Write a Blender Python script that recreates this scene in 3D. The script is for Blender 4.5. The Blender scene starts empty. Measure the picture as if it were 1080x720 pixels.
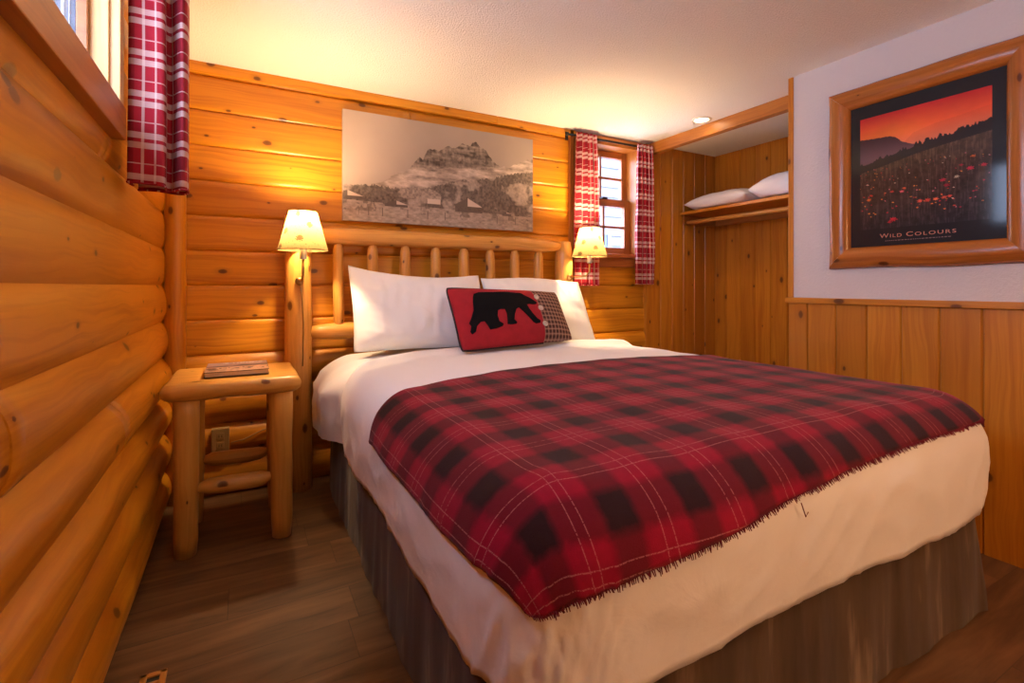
import bpy, bmesh, math, random
import numpy as np
from mathutils import Vector, Matrix, noise as mnoise

random.seed(7)
RNG = np.random.default_rng(5)
scene = bpy.context.scene
COL = scene.collection
R = math.radians
H = 1.085            # eye height
CEIL = 2.233
BACK = 3.0           # seam plane of the back log wall
LEFT = -0.36         # seam plane of the left log wall
RIGHT = 2.65         # painted partition
CLX0, CLX1 = 2.90, 3.68   # closet
FRONT = -1.7
LOG = 0.181

# ------------------------------------------------------------------ nodes
class NT:
    def __init__(s, name):
        s.m = bpy.data.materials.new(name); s.m.use_nodes = True
        s.t = s.m.node_tree; s.t.nodes.clear()
        s.out = s.t.nodes.new('ShaderNodeOutputMaterial')
    def n(s, typ, ins=None, **kw):
        nd = s.t.nodes.new(typ)
        for k, v in kw.items(): setattr(nd, k, v)
        for k, v in (ins or {}).items(): s.set(nd.inputs[k], v)
        return nd
    def set(s, sock, v):
        if isinstance(v, bpy.types.NodeSocket): s.t.links.new(v, sock)
        else: sock.default_value = v
    def math(s, op, a, b=0.0, c=None):
        nd = s.n('ShaderNodeMath', operation=op)
        s.set(nd.inputs[0], a); s.set(nd.inputs[1], b)
        if c is not None: s.set(nd.inputs[2], c)
        return nd.outputs[0]
    def mix(s, f, a, b, mode='MIX'):
        nd = s.n('ShaderNodeMix', data_type='RGBA', blend_type=mode)
        s.set(nd.inputs[0], f); s.set(nd.inputs[6], a); s.set(nd.inputs[7], b)
        return nd.outputs[2]
    def ramp(s, f, stops, interp='LINEAR'):
        nd = s.n('ShaderNodeValToRGB'); cr = nd.color_ramp; cr.interpolation = interp
        while len(cr.elements) < len(stops): cr.elements.new(0.5)
        for e, (p, c) in zip(cr.elements, stops):
            e.position = p; e.color = c if len(c) == 4 else (*c, 1)
        s.set(nd.inputs[0], f)
        return nd.outputs[0]
    def bsdf(s, col, rough=0.5, **ins):
        b = s.n('ShaderNodeBsdfPrincipled')
        s.set(b.inputs['Base Color'], col if isinstance(col, bpy.types.NodeSocket) else (*col, 1))
        s.set(b.inputs['Roughness'], rough)
        for k, v in ins.items(): s.set(b.inputs[k.replace('_', ' ')], v)
        s.t.links.new(b.outputs[0], s.out.inputs[0])
        return b
    def bump(s, h, strength=0.3, dist=0.01):
        return s.n('ShaderNodeBump', {'Height': h, 'Strength': strength, 'Distance': dist}).outputs[0]

def c4(c): return (*c, 1.0)

def wood(name, light, dark, knot=(0.085, 0.020, 0.004), rough=0.36, knots=True, grain=1.0, spec=0.5):
    t = NT(name)
    uv = t.n('ShaderNodeUVMap').outputs[0]
    tint = t.n('ShaderNodeAttribute', attribute_name='tint').outputs['Fac']
    sep = t.n('ShaderNodeSeparateXYZ', {0: uv})
    u, v = sep.outputs[0], sep.outputs[1]
    # slow warp that bends the grain
    w = t.n('ShaderNodeTexNoise', {'Vector': t.n('ShaderNodeMapping', {'Vector': uv, 'Scale': (2.2, 7, 1)}).outputs[0], 'Scale': 1.0, 'Detail': 2.0}).outputs[0]
    v2 = t.math('ADD', v, t.math('MULTIPLY', w, 0.07))
    g = t.n('ShaderNodeCombineXYZ', {0: t.math('MULTIPLY', u, 1.6), 1: t.math('MULTIPLY', v2, 60.0 * grain)}).outputs[0]
    n1 = t.n('ShaderNodeTexNoise', {'Vector': g, 'Scale': 1.0, 'Detail': 4.0, 'Roughness': 0.6}).outputs[0]
    g2 = t.n('ShaderNodeCombineXYZ', {0: t.math('MULTIPLY', u, 0.9), 1: t.math('MULTIPLY', v2, 14.0)}).outputs[0]
    n2 = t.n('ShaderNodeTexNoise', {'Vector': g2, 'Scale': 1.0, 'Detail': 2.0}).outputs[0]
    f = t.math('ADD', t.math('MULTIPLY', n1, 0.55), t.math('MULTIPLY', n2, 0.45))
    col = t.ramp(f, [(0.36, dark), (0.56, light)])
    # board to board variation
    col = t.mix(t.math('MULTIPLY', tint, 0.55), col, c4(tuple(d * 0.8 for d in dark)))
    if knots:
        kv = t.n('ShaderNodeCombineXYZ', {0: t.math('MULTIPLY', u, 4.6), 1: t.math('MULTIPLY', v, 8.0)}).outputs[0]
        vo = t.n('ShaderNodeTexVoronoi', {'Vector': kv, 'Scale': 1.0}, voronoi_dimensions='2D')
        rnd = t.n('ShaderNodeSeparateColor', {0: vo.outputs['Color']})
        size = t.math('MULTIPLY', t.math('SUBTRACT', rnd.outputs[0], 0.50), 0.27)   # most cells have none
        d = t.math('ADD', vo.outputs['Distance'], t.math('MULTIPLY', t.math('SUBTRACT', n1, 0.5), 0.07))
        q = t.math('DIVIDE', d, t.math('MAXIMUM', size, 0.0001))
        k = t.ramp(q, [(0.0, (1, 1, 1)), (0.70, (0.85, 0.85, 0.85)), (1.0, (0, 0, 0))])
        halo = t.ramp(t.math('MULTIPLY', q, 0.4), [(0.0, (0.60, 0.60, 0.60)), (0.9, (0, 0, 0))])
        ok = t.math('GREATER_THAN', size, 0.0)
        col = t.mix(t.math('MULTIPLY', halo, ok), col, c4(tuple(d * 0.62 for d in dark)))
        col = t.mix(t.math('MULTIPLY', t.math('MULTIPLY', k, ok), 0.92), col, c4(knot))
    b = t.bsdf(col, rough, Specular_IOR_Level=spec)
    t.set(b.inputs['Normal'], t.bump(n1, 0.12, 0.002))
    return t.m

def simple(name, col, rough=0.5, metal=0.0, bump=0.0, bscale=300.0, var=0.0, **kw):
    t = NT(name)
    co = t.n('ShaderNodeTexCoord').outputs['Object']
    nz = t.n('ShaderNodeTexNoise', {'Vector': co, 'Scale': bscale, 'Detail': 3.0}).outputs[0]
    c = c4(col)
    if var:
        n2 = t.n('ShaderNodeTexNoise', {'Vector': co, 'Scale': bscale * 0.05, 'Detail': 3.0}).outputs[0]
        c = t.mix(t.ramp(n2, [(0.3, (0, 0, 0)), (0.7, (1, 1, 1))]), c4(tuple(x * (1 - var) for x in col)), c4(tuple(min(1, x * (1 + var)) for x in col)))
    else:
        rg = t.n('ShaderNodeRGB'); rg.outputs[0].default_value = c; c = rg.outputs[0]
    b = t.bsdf(c, rough, Metallic=metal, **kw)
    if bump: t.set(b.inputs['Normal'], t.bump(nz, bump, 0.004))
    return t.m

def vcol_mat(name, rough=0.5, coat=0.0, spec=0.5):
    t = NT(name)
    c = t.n('ShaderNodeAttribute', attribute_name='Col').outputs['Color']
    b = t.bsdf(c, rough, Coat_Weight=coat, Coat_Roughness=0.08, Specular_IOR_Level=spec)
    return t.m

def stripes(t, coord, period, bands, soft=False):
    """bands: list of (from, to) in 0..1 of the period -> 0/1 mask socket"""
    f = t.math('FRACT', t.math('ADD', t.math('DIVIDE', coord, period), 50.0))
    m = None
    for a, b in bands:
        if soft:
            e = 0.05
            r = t.ramp(f, [(max(0, a - e), (0, 0, 0)), (a + e, (1, 1, 1)), (b - e, (1, 1, 1)), (min(1, b + e), (0, 0, 0))])
        else:
            r = t.math('MULTIPLY', t.math('GREATER_THAN', f, a), t.math('LESS_THAN', f, b))
        m = r if m is None else t.math('MAXIMUM', m, r)
    return m

def blanket_mat():
    t = NT('red_plaid_wool')
    uv = t.n('ShaderNodeUVMap').outputs[0]
    sep = t.n('ShaderNodeSeparateXYZ', {0: uv}); u, v = sep.outputs[0], sep.outputs[1]
    P = 0.182
    nz = t.n('ShaderNodeTexNoise', {'Vector': uv, 'Scale': 55.0, 'Detail': 3.0}).outputs[0]
    wob = t.math('MULTIPLY', t.math('SUBTRACT', nz, 0.5), 0.012)
    u2 = t.math('ADD', u, wob); v2 = t.math('ADD', v, wob)
    dv = stripes(t, u2, P, [(0.30, 0.70)], True); dh = stripes(t, v2, P, [(0.30, 0.70)], True)
    base = t.mix(nz, c4((0.275, 0.0025, 0.022)), c4((0.205, 0.002, 0.017)))
    s = t.math('ADD', dv, dh)
    col = t.mix(t.math('MULTIPLY', t.math('MINIMUM', s, 1.0), 0.66), base, c4((0.045, 0.004, 0.007)))
    col = t.mix(t.math('MULTIPLY', t.math('MULTIPLY', dv, dh), 0.90), col, c4((0.010, 0.006, 0.007)))
    # thin pale lines
    wv = stripes(t, u, P, [(0.055, 0.068), (0.925, 0.938)]); wh = stripes(t, v, P, [(0.055, 0.068), (0.925, 0.938)])
    dash = t.math('GREATER_THAN', t.n('ShaderNodeTexNoise', {'Vector': uv, 'Scale': 260.0}).outputs[0], 0.44)
    col = t.mix(t.math('MULTIPLY', t.math('MULTIPLY', t.math('MAXIMUM', wv, wh), dash), 0.42), col, c4((0.50, 0.22, 0.20)))
    b = t.bsdf(col, 0.95, Sheen_Weight=0.08, Specular_IOR_Level=0.15)
    n3 = t.n('ShaderNodeTexNoise', {'Vector': uv, 'Scale': 400.0, 'Detail': 2.0}).outputs[0]
    t.set(b.inputs['Normal'], t.bump(n3, 0.35, 0.002))
    return t.m

def curtain_mat(name, red, pale, period=0.15):
    t = NT(name)
    uv = t.n('ShaderNodeUVMap').outputs[0]
    sep = t.n('ShaderNodeSeparateXYZ', {0: uv}); u, v = sep.outputs[0], sep.outputs[1]
    wide = t.math('MAXIMUM', stripes(t, u, period, [(0.10, 0.16)]), stripes(t, v, period, [(0.10, 0.25), (0.34, 0.49)]))
    both = t.math('MULTIPLY', stripes(t, u, period, [(0.10, 0.16), (0.36, 0.40)]), stripes(t, v, period, [(0.10, 0.25), (0.34, 0.49)]))
    thin = t.math('MAXIMUM', stripes(t, u, period, [(0.36, 0.40)]), stripes(t, v, period, [(0.72, 0.75)]))
    darkm = stripes(t, u, period, [(0.55, 0.95)])
    col = t.mix(t.math('MULTIPLY', darkm, 0.5), c4(red), c4(tuple(c * 0.35 for c in red)))
    col = t.mix(t.math('MULTIPLY', wide, 0.62), col, c4(pale))
    col = t.mix(t.math('MULTIPLY', thin, 0.55), col, c4(pale))
    col = t.mix(t.math('MULTIPLY', both, 0.75), col, c4(pale))
    b = t.n('ShaderNodeBsdfPrincipled', {'Base Color': col, 'Roughness': 0.9})
    tr = t.n('ShaderNodeBsdfTranslucent', {'Color': col})
    mx = t.n('ShaderNodeMixShader', {0: 0.25, 1: b.outputs[0], 2: tr.outputs[0]})
    t.t.links.new(mx.outputs[0], t.out.inputs[0])
    n3 = t.n('ShaderNodeTexNoise', {'Vector': uv, 'Scale': 500.0}).outputs[0]
    t.set(b.inputs['Normal'], t.bump(n3, 0.2, 0.002))
    return t.m

def check_mat():
    t = NT('brown_check_fabric')
    uv = t.n('ShaderNodeUVMap').outputs[0]
    sep = t.n('ShaderNodeSeparateXYZ', {0: uv}); u, v = sep.outputs[0], sep.outputs[1]
    P = 0.026
    a = stripes(t, u, P, [(0.0, 0.45)]); b_ = stripes(t, v, P, [(0.0, 0.45)])
    l1 = stripes(t, u, P, [(0.66, 0.78)]); l2 = stripes(t, v, P, [(0.66, 0.78)])
    col = t.mix(t.math('MULTIPLY', t.math('ADD', a, b_), 0.5), c4((0.22, 0.11, 0.085)), c4((0.050, 0.024, 0.022)))
    col = t.mix(t.math('MULTIPLY', t.math('MAXIMUM', l1, l2), 0.6), col, c4((0.48, 0.33, 0.26)))
    t.bsdf(col, 0.9, Specular_IOR_Level=0.2)
    return t.m

def linen_mat(name, col, rough=0.85):
    t = NT(name)
    co = t.n('ShaderNodeTexCoord').outputs['Object']
    n1 = t.n('ShaderNodeTexNoise', {'Vector': co, 'Scale': 9.0, 'Detail': 5.0, 'Roughness': 0.55, 'Distortion': 0.6}).outputs[0]
    n2 = t.n('ShaderNodeTexNoise', {'Vector': co, 'Scale': 900.0}).outputs[0]
    c = t.mix(n2, c4(col), c4(tuple(x * 0.95 for x in col)))
    b = t.bsdf(c, rough, Sheen_Weight=0.1, Specular_IOR_Level=0.2)
    h = t.math('ADD', t.math('MULTIPLY', n1, 1.0), t.math('MULTIPLY', n2, 0.02))
    t.set(b.inputs['Normal'], t.bump(h, 0.25, 0.012))
    return t.m

def floor_mat():
    t = NT('brown_plank_floor')
    co = t.n('ShaderNodeTexCoord').outputs['Object']
    sep = t.n('ShaderNodeSeparateXYZ', {0: co}); x, y = sep.outputs[0], sep.outputs[1]
    W, L = 0.185, 1.25
    row = t.math('FLOOR', t.math('DIVIDE', y, W))
    rnd = t.n('ShaderNodeTexWhiteNoise', {'W': row}, noise_dimensions='1D').outputs[0]
    xs = t.math('ADD', t.math('DIVIDE', x, L), t.math('MULTIPLY', rnd, 7.3))
    colr = t.math('FLOOR', xs)
    pid = t.n('ShaderNodeTexWhiteNoise', {'Vector': t.n('ShaderNodeCombineXYZ', {0: colr, 1: row}).outputs[0]}, noise_dimensions='2D').outputs[0]
    gv = t.n('ShaderNodeCombineXYZ', {0: t.math('ADD', t.math('MULTIPLY', x, 2.2), t.math('MULTIPLY', pid, 40)), 1: t.math('MULTIPLY', y, 17.0), 2: t.math('MULTIPLY', pid, 9)}).outputs[0]
    n1 = t.n('ShaderNodeTexNoise', {'Vector': gv, 'Scale': 1.0, 'Detail': 6.0, 'Roughness': 0.62, 'Distortion': 0.5}).outputs[0]
    col = t.ramp(n1, [(0.32, (0.070, 0.032, 0.012)), (0.52, (0.165, 0.080, 0.032)), (0.70, (0.240, 0.125, 0.055))])
    col = t.mix(t.math('MULTIPLY', pid, 0.45), col, c4((0.075, 0.040, 0.022)))
    fy = t.math('FRACT', t.math('DIVIDE', y, W)); fx = t.math('FRACT', xs)
    seam = t.math('MAXIMUM', t.math('LESS_THAN', fy, 0.018), t.math('LESS_THAN', fx, 0.0025))
    col = t.mix(t.math('MULTIPLY', seam, 0.5), col, c4((0.02, 0.010, 0.006)))
    b = t.bsdf(col, 0.42)
    t.set(b.inputs['Normal'], t.bump(t.math('SUBTRACT', n1, seam), 0.15, 0.002))
    return t.m

def plaster_mat(name, col, scale, strength, dist):
    t = NT(name)
    co = t.n('ShaderNodeTexCoord').outputs['Object']
    n1 = t.n('ShaderNodeTexNoise', {'Vector': co, 'Scale': scale, 'Detail': 3.0, 'Roughness': 0.6}).outputs[0]
    h = t.ramp(n1, [(0.42, (0, 0, 0)), (0.60, (1, 1, 1))])
    b = t.bsdf(col, 0.9, Specular_IOR_Level=0.2)
    t.set(b.inputs['Normal'], t.bump(h, strength, dist))
    return t.m

def skirt_mat():
    t = NT('dark_brown_suede')
    co = t.n('ShaderNodeTexCoord').outputs['Object']
    mp = t.n('ShaderNodeMapping', {'Vector': co, 'Scale': (11, 11, 1.7), 'Rotation': (0.22, 0.32, 0)}).outputs[0]
    n1 = t.n('ShaderNodeTexNoise', {'Vector': mp, 'Scale': 1.0, 'Detail': 4.0, 'Roughness': 0.6}).outputs[0]
    col = t.ramp(n1, [(0.38, (0.052, 0.030, 0.017)), (0.58, (0.088, 0.055, 0.031)), (0.70, (0.22, 0.15, 0.095))])
    t.bsdf(col, 0.95, Sheen_Weight=0.2, Specular_IOR_Level=0.1)
    return t.m

def shade_mat():
    t = NT('printed_lamp_shade')
    uv = t.n('ShaderNodeUVMap').outputs[0]
    v1 = t.n('ShaderNodeTexVoronoi', {'Vector': uv, 'Scale': 13.0, 'Randomness': 0.9}, voronoi_dimensions='2D')
    rnd = t.n('ShaderNodeSeparateColor', {0: v1.outputs['Color']})
    nz = t.n('ShaderNodeTexNoise', {'Vector': uv, 'Scale': 160.0, 'Detail': 4.0}).outputs[0]
    d = t.math('ADD', v1.outputs['Distance'], t.math('MULTIPLY', t.math('SUBTRACT', nz, 0.5), 0.45))
    cone = t.math('MULTIPLY', t.math('LESS_THAN', d, 0.20), t.math('GREATER_THAN', rnd.outputs[0], 0.45))
    sp = t.n('ShaderNodeTexNoise', {'Vector': t.n('ShaderNodeMapping', {'Vector': uv, 'Scale': (150, 75, 1), 'Rotation': (0, 0, 0.5)}).outputs[0], 'Scale': 1.0, 'Detail': 3.0}).outputs[0]
    needles = t.math('GREATER_THAN', sp, 0.62)
    col = t.mix(t.math('MULTIPLY', needles, 0.4), c4((0.21, 0.145, 0.058)), c4((0.085, 0.045, 0.012)))
    col = t.mix(t.math('MULTIPLY', cone, 0.85), col, c4((0.045, 0.026, 0.010)))
    df = t.n('ShaderNodeBsdfDiffuse', {'Color': col})
    tr = t.n('ShaderNodeBsdfTranslucent', {'Color': col})
    mx = t.n('ShaderNodeMixShader', {0: 0.4, 1: df.outputs[0], 2: tr.outputs[0]})
    t.t.links.new(mx.outputs[0], t.out.inputs[0])
    return t.m

def globe_mat():
    t = NT('frosted_globe')
    tr = t.n('ShaderNodeBsdfTranslucent', {'Color': (0.95, 0.9, 0.82, 1)}); tp = t.n('ShaderNodeBsdfTransparent', {'Color': (0.95, 0.9, 0.82, 1)})
    mx = t.n('ShaderNodeMixShader', {0: 0.55, 1: tr.outputs[0], 2: tp.outputs[0]})
    t.t.links.new(mx.outputs[0], t.out.inputs[0])
    return t.m
def emit_mat(name, col, s):
    t = NT(name)
    e = t.n('ShaderNodeEmission', {'Color': c4(col), 'Strength': s})
    t.t.links.new(e.outputs[0], t.out.inputs[0])
    return t.m

def glass_mat():
    t = NT('window_glass')
    tr = t.n('ShaderNodeBsdfTransparent', {'Color': (0.95, 0.97, 1, 1)})
    gl = t.n('ShaderNodeBsdfGlossy', {'Roughness': 0.02})
    lw = t.n('ShaderNodeLayerWeight', {'Blend': 0.5})
    fr = t.math('MULTIPLY_ADD', t.math('POWER', lw.outputs['Facing'], 5.0), 0.35, 0.03)
    mx = t.n('ShaderNodeMixShader', {0: fr, 1: tr.outputs[0], 2: gl.outputs[0]})
    t.t.links.new(mx.outputs[0], t.out.inputs[0])
    return t.m

M = {}
M['log'] = wood('honey_pine_log', (0.67, 0.272, 0.012), (0.46, 0.150, 0.004))
M['panel'] = wood('honey_pine_panel', (0.60, 0.235, 0.018), (0.43, 0.135, 0.007))
M['trim'] = wood('stained_pine_trim', (0.50, 0.185, 0.030), (0.33, 0.100, 0.014), knots=False)
M['window_wood'] = wood('dark_stained_window_wood', (0.40, 0.130, 0.028), (0.26, 0.075, 0.014), knots=False)
M['jamb'] = wood('pale_pine_jamb', (0.80, 0.50, 0.20), (0.64, 0.36, 0.11), knots=False)
M['peeled'] = wood('peeled_pine_pole', (0.72, 0.345, 0.072), (0.52, 0.205, 0.032))
M['stand'] = wood('pale_peeled_pine', (0.76, 0.400, 0.085), (0.58, 0.265, 0.042))
M['frame'] = wood('red_brown_log_frame', (0.50, 0.165, 0.028), (0.31, 0.085, 0.012), rough=0.25)
M['ceiling'] = plaster_mat('stippled_ceiling', (0.92, 0.88, 0.83), 120.0, 0.5, 0.008)
M['wallpaint'] = plaster_mat('textured_white_paint', (0.66, 0.62, 0.62), 90.0, 0.25, 0.004)
M['floor'] = floor_mat()
M['linen'] = linen_mat('white_bed_linen', (0.86, 0.84, 0.84))
M['pillow'] = linen_mat('white_pillowcase', (0.88, 0.87, 0.88))
M['sheet'] = linen_mat('white_flat_sheet', (0.80, 0.78, 0.79))
M['blanket'] = blanket_mat()
M['fringe'] = simple('dark_red_fringe', (0.13, 0.004, 0.014), 0.95)
M['curtain'] = curtain_mat('red_plaid_curtain', (0.47, 0.012, 0.030), (0.86, 0.66, 0.60), 0.125)
M['skirt'] = skirt_mat()
M['shade'] = shade_mat()
M['socket'] = simple('white_lamp_socket', (0.85, 0.80, 0.68), 0.5)
M['brass'] = simple('aged_brass', (0.45, 0.27, 0.10), 0.3, 1.0, var=0.15)
M['bulb'] = emit_mat('warm_lamp_bulb', (1.0, 0.72, 0.36), 30.0)
M['iron'] = simple('black_iron', (0.025, 0.024, 0.024), 0.45, 0.6)
M['cushion_red'] = simple('red_cushion_felt', (0.33, 0.008, 0.018), 0.95, bump=0.3, bscale=500, var=0.1)
M['bear'] = simple('black_felt', (0.006, 0.006, 0.008), 0.95, bump=0.4, bscale=600, Specular_IOR_Level=0.1)
M['piping'] = simple('dark_piping_cord', (0.020, 0.010, 0.012), 0.9, bump=0.3)
M['button'] = simple('pale_horn_button', (0.62, 0.52, 0.44), 0.4, var=0.2)
M['check'] = check_mat()
M['canvas_print'] = vcol_mat('printed_canvas', 0.75, spec=0.2)
M['canvas_edge'] = simple('beige_canvas_edge', (0.48, 0.36, 0.27), 0.8, bump=0.2)
M['poster'] = vcol_mat('glazed_poster_print', 0.6, 0.5, spec=0.2)
M['poster_text'] = simple('copper_poster_lettering', (0.50, 0.20, 0.13), 0.5)
M['poster_small'] = simple('grey_poster_caption', (0.20, 0.13, 0.13), 0.5)
M['cover'] = vcol_mat('printed_book_cover', 0.35)
M['paper'] = simple('book_page_edges', (0.55, 0.40, 0.32), 0.8)
M['outlet'] = simple('ivory_outlet_plastic', (0.42, 0.27, 0.10), 0.4)
M['slot'] = simple('black_slot', (0.01, 0.01, 0.01), 0.6)
M['lightring'] = simple('white_painted_light_ring', (0.75, 0.68, 0.58), 0.4)
M['lightlens'] = emit_mat('downlight_lamp', (1.0, 0.80, 0.52), 14.0)
M['glass'] = glass_mat()
M['globe'] = globe_mat()
M['skylit_outer_jamb'] = simple('skylight_blue_jamb', (0.035, 0.080, 0.150), 0.6, var=0.4, bscale=120)  # blue daylight on the outer part of the jamb, put into its colour
M['track'] = simple('pale_screen_track', (0.30, 0.36, 0.42), 0.5)
M['siding'] = simple('pale_house_siding', (0.13, 0.125, 0.135), 0.7, var=0.05)
M['dark_glass'] = simple('house_window_glass', (0.06, 0.08, 0.11), 0.3)
M['snow'] = simple('snowy_ground', (0.80, 0.82, 0.88), 0.9, bump=0.3, bscale=6)

# ------------------------------------------------------------------ mesh builder
class MB:
    def __init__(s):
        s.v = []; s.f = []; s.uv = []; s.t = []; s.mi = []; s.sm = []
    def quadgrid(s, P, UV, tint=0.0, closed_u=False, mi=0, flip=False):
        """P: [rows][cols] points"""
        nr, nc = len(P), len(P[0]); b = len(s.v)
        for r in P: s.v.extend(tuple(p) for p in r)
        for i in range(nr - 1):
            for j in range(nc - (0 if closed_u else 1)):
                j2 = (j + 1) % nc
                idx = [b + i * nc + j, b + i * nc + j2, b + (i + 1) * nc + j2, b + (i + 1) * nc + j]
                u2 = UV[i][j + 1] if (j + 1) < len(UV[i]) else UV[i][j2]
                u3 = UV[i + 1][j + 1] if (j + 1) < len(UV[i + 1]) else UV[i + 1][j2]
                uv = [UV[i][j], u2, u3, UV[i + 1][j]]
                if flip: idx.reverse(); uv.reverse()
                s.f.append(idx); s.uv.append(uv); s.t.append(tint); s.mi.append(mi); s.sm.append(True)
    def poly(s, pts, uv=None, tint=0.0, mi=0):
        b = len(s.v); s.v.extend(tuple(p) for p in pts)
        s.f.append(list(range(b, b + len(pts))))
        s.uv.append(uv or [(p[0], p[2]) for p in pts]); s.t.append(tint); s.mi.append(mi); s.sm.append(False)
    def tube(s, path, radii, seg=14, tint=None, wob=0.0, caps=True, uvoff=None, mi=0, squash=None):
        path = [Vector(p) for p in path]; n = len(path)
        if not isinstance(radii, (list, tuple)): radii = [radii] * n
        tint = random.random() * 0.6 if tint is None else tint
        ou, ov = uvoff or (random.random() * 50, random.random() * 50)
        T = []
        for i in range(n):
            d = path[min(i + 1, n - 1)] - path[max(i - 1, 0)]
            T.append(d.normalized())
        up = Vector((0, 0, 1)) if abs(T[0].z) < 0.9 else Vector((0, 1, 0))
        a = T[0].cross(up).normalized()
        P = []; UV = []; L = 0
        ph = random.random() * 100
        rmean = sum(radii) / n
        for i in range(n):
            if i: L += (path[i] - path[i - 1]).length
            a = (a - T[i] * a.dot(T[i])).normalized(); b = T[i].cross(a)
            row = []; ur = []
            for j in range(seg):
                an = 2 * math.pi * j / seg
                r = radii[i]
                if wob: r *= 1 + wob * mnoise.noise(Vector((math.cos(an) * 0.8, math.sin(an) * 0.8, L * 5 + ph)))
                row.append(path[i] + a * (math.cos(an) * r) + b * (math.sin(an) * r))
            for j in range(seg + 1):
                ur.append((ou + L, ov + 2 * math.pi * j / seg * rmean))
            P.append(row); UV.append(ur)
        s.quadgrid(P, UV, tint, True, mi)
        if caps:
            for k, fl in ((0, True), (n - 1, False)):
                pts = P[k][::-1] if fl else P[k]
                a0 = path[k]
                s.poly(pts, [(ou + (p - a0).length, ov + (p - a0).x + (p - a0).y) for p in pts], tint, mi)
        return s
    def box(s, lo, hi, bev=0.0, axis=0, tint=None, mi=0, M4=None):
        """box with chamfered edges, grain along axis"""
        tint = random.random() * 0.6 if tint is None else tint
        bm = bmesh.new(); bmesh.ops.create_cube(bm, size=1)
        lo, hi = Vector(lo), Vector(hi); c = (lo + hi) / 2; d = hi - lo
        for v in bm.verts: v.co = Vector((v.co.x * d.x, v.co.y * d.y, v.co.z * d.z)) + c
        if bev: bmesh.ops.bevel(bm, geom=list(bm.edges), offset=bev, segments=2, affect='EDGES', profile=0.6)
        ou, ov = random.random() * 50, random.random() * 50
        bm.normal_update()
        o1, o2 = [(1, 2), (0, 2), (0, 1)][axis]
        for f in bm.faces:
            pts = [v.co.copy() for v in f.verts]
            nn = f.normal
            oth = o2 if abs(nn[o1]) > abs(nn[o2]) else o1
            uv = [(ou + p[axis], ov + p[oth]) for p in pts] if abs(nn[axis]) < 0.8 else [(ou + p[o1], ov + p[o2]) for p in pts]
            if M4: pts = [M4 @ p for p in pts]
            s.poly(pts, uv, tint, mi)
        bm.free()
        return s
    def build(s, name, mats, parent=None, smooth=True, angle=40):
        me = bpy.data.meshes.new(name)
        me.from_pydata(s.v, [], s.f)
        ul = me.uv_layers.new(name='UVMap')
        flat = [c for f in s.uv for p in f for c in p]
        ul.data.foreach_set('uv', flat)
        at = me.attributes.new('tint', 'FLOAT', 'FACE'); at.data.foreach_set('value', s.t)
        if not isinstance(mats, (list, tuple)): mats = [mats]
        for m in mats: me.materials.append(m)
        me.polygons.foreach_set('material_index', s.mi)
        bm = bmesh.new(); bm.from_mesh(me)
        bmesh.ops.remove_doubles(bm, verts=bm.verts, dist=1e-5)
        bm.to_mesh(me); bm.free()
        if smooth:
            me.polygons.foreach_set('use_smooth', s.sm if len(s.sm) == len(me.polygons) else [True] * len(me.polygons))
            pass
        me.update()
        o = bpy.data.objects.new(name, me); COL.objects.link(o)
        if parent: o.parent = parent
        return o

def tag(o, label=None, cat=None, group=None, kind=None):
    if label: o['label'] = label
    if cat: o['category'] = cat
    if group: o['group'] = group
    if kind: o['kind'] = kind
    return o
def thing(name, label, cat, loc=(0, 0, 0), group=None):
    o = bpy.data.objects.new(name, None); COL.objects.link(o); o.empty_display_size = 0.05
    o.location = loc
    return tag(o, label, cat, group)
def rebase(root):
    """children were modelled in world space: keep them there under the moved empty"""
    bpy.context.view_layer.update()
    for c in root.children:
        c.matrix_parent_inverse = Matrix.Translation(-root.location)
    return root
def struct(o, label=None, cat=None):
    return tag(o, label, cat, kind='structure')

# ------------------------------------------------------------------ the setting
def log_face(mb, axis, a0, a1, z0, z1, bulge, p, plane, inward, zc0=None, zc1=None, tint=None, uvoff=None, ends=True):
    """one half log of the siding; axis 0 runs along X (wall at y=plane) 1 runs along Y (wall at x=plane)"""
    zc0 = z0 if zc0 is None else max(z0, zc0); zc1 = z1 if zc1 is None else min(z1, zc1)
    if zc1 - zc0 < 0.002 or a1 - a0 < 0.005: return
    tint = random.random() ** 1.5 if tint is None else tint
    ou, ov = uvoff or (random.random() * 60, random.random() * 60)
    n = max(4, int((a1 - a0) / 0.06)); m = 22
    ph = random.random() * 100
    P = []; UV = []
    for i in range(n + 1):
        a = a0 + (a1 - a0) * i / n
        row = []; ur = []
        bb = bulge * (1 + 0.16 * mnoise.noise(Vector((a * 1.8, ph, 0))))
        for j in range(m + 1):
            z = zc0 + (zc1 - zc0) * (0.5 - 0.5 * math.cos(math.pi * j / m))
            s = (z - (z0 + z1) / 2) / ((z1 - z0) / 2)
            s = max(-1, min(1, s))
            off = bb * (1 - abs(s) ** p) + 0.004 * (mnoise.noise(Vector((a * 2.5, z * 9, ph))))*(1 - s * s)
            if axis == 0: row.append((a, plane + inward * off, z))
            else: row.append((plane + inward * off, a, z))
            ur.append((ou + a, ov + z + 0.25 * off))
        P.append(row); UV.append(ur)
    mb.quadgrid(P, UV, tint, flip=(axis == 1) == (inward > 0))
    if ends:
        for k in (0, n):
            q = list(P[k])
            if axis == 0: q += [(q[-1][0], plane, zc1), (q[0][0], plane, zc0)]
            else: q += [(plane, q[-1][1], zc1), (plane, q[0][1], zc0)]
            mb.poly(q, [(ou + c[0] + c[1], ov + c[2]) for c in q], tint)

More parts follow.
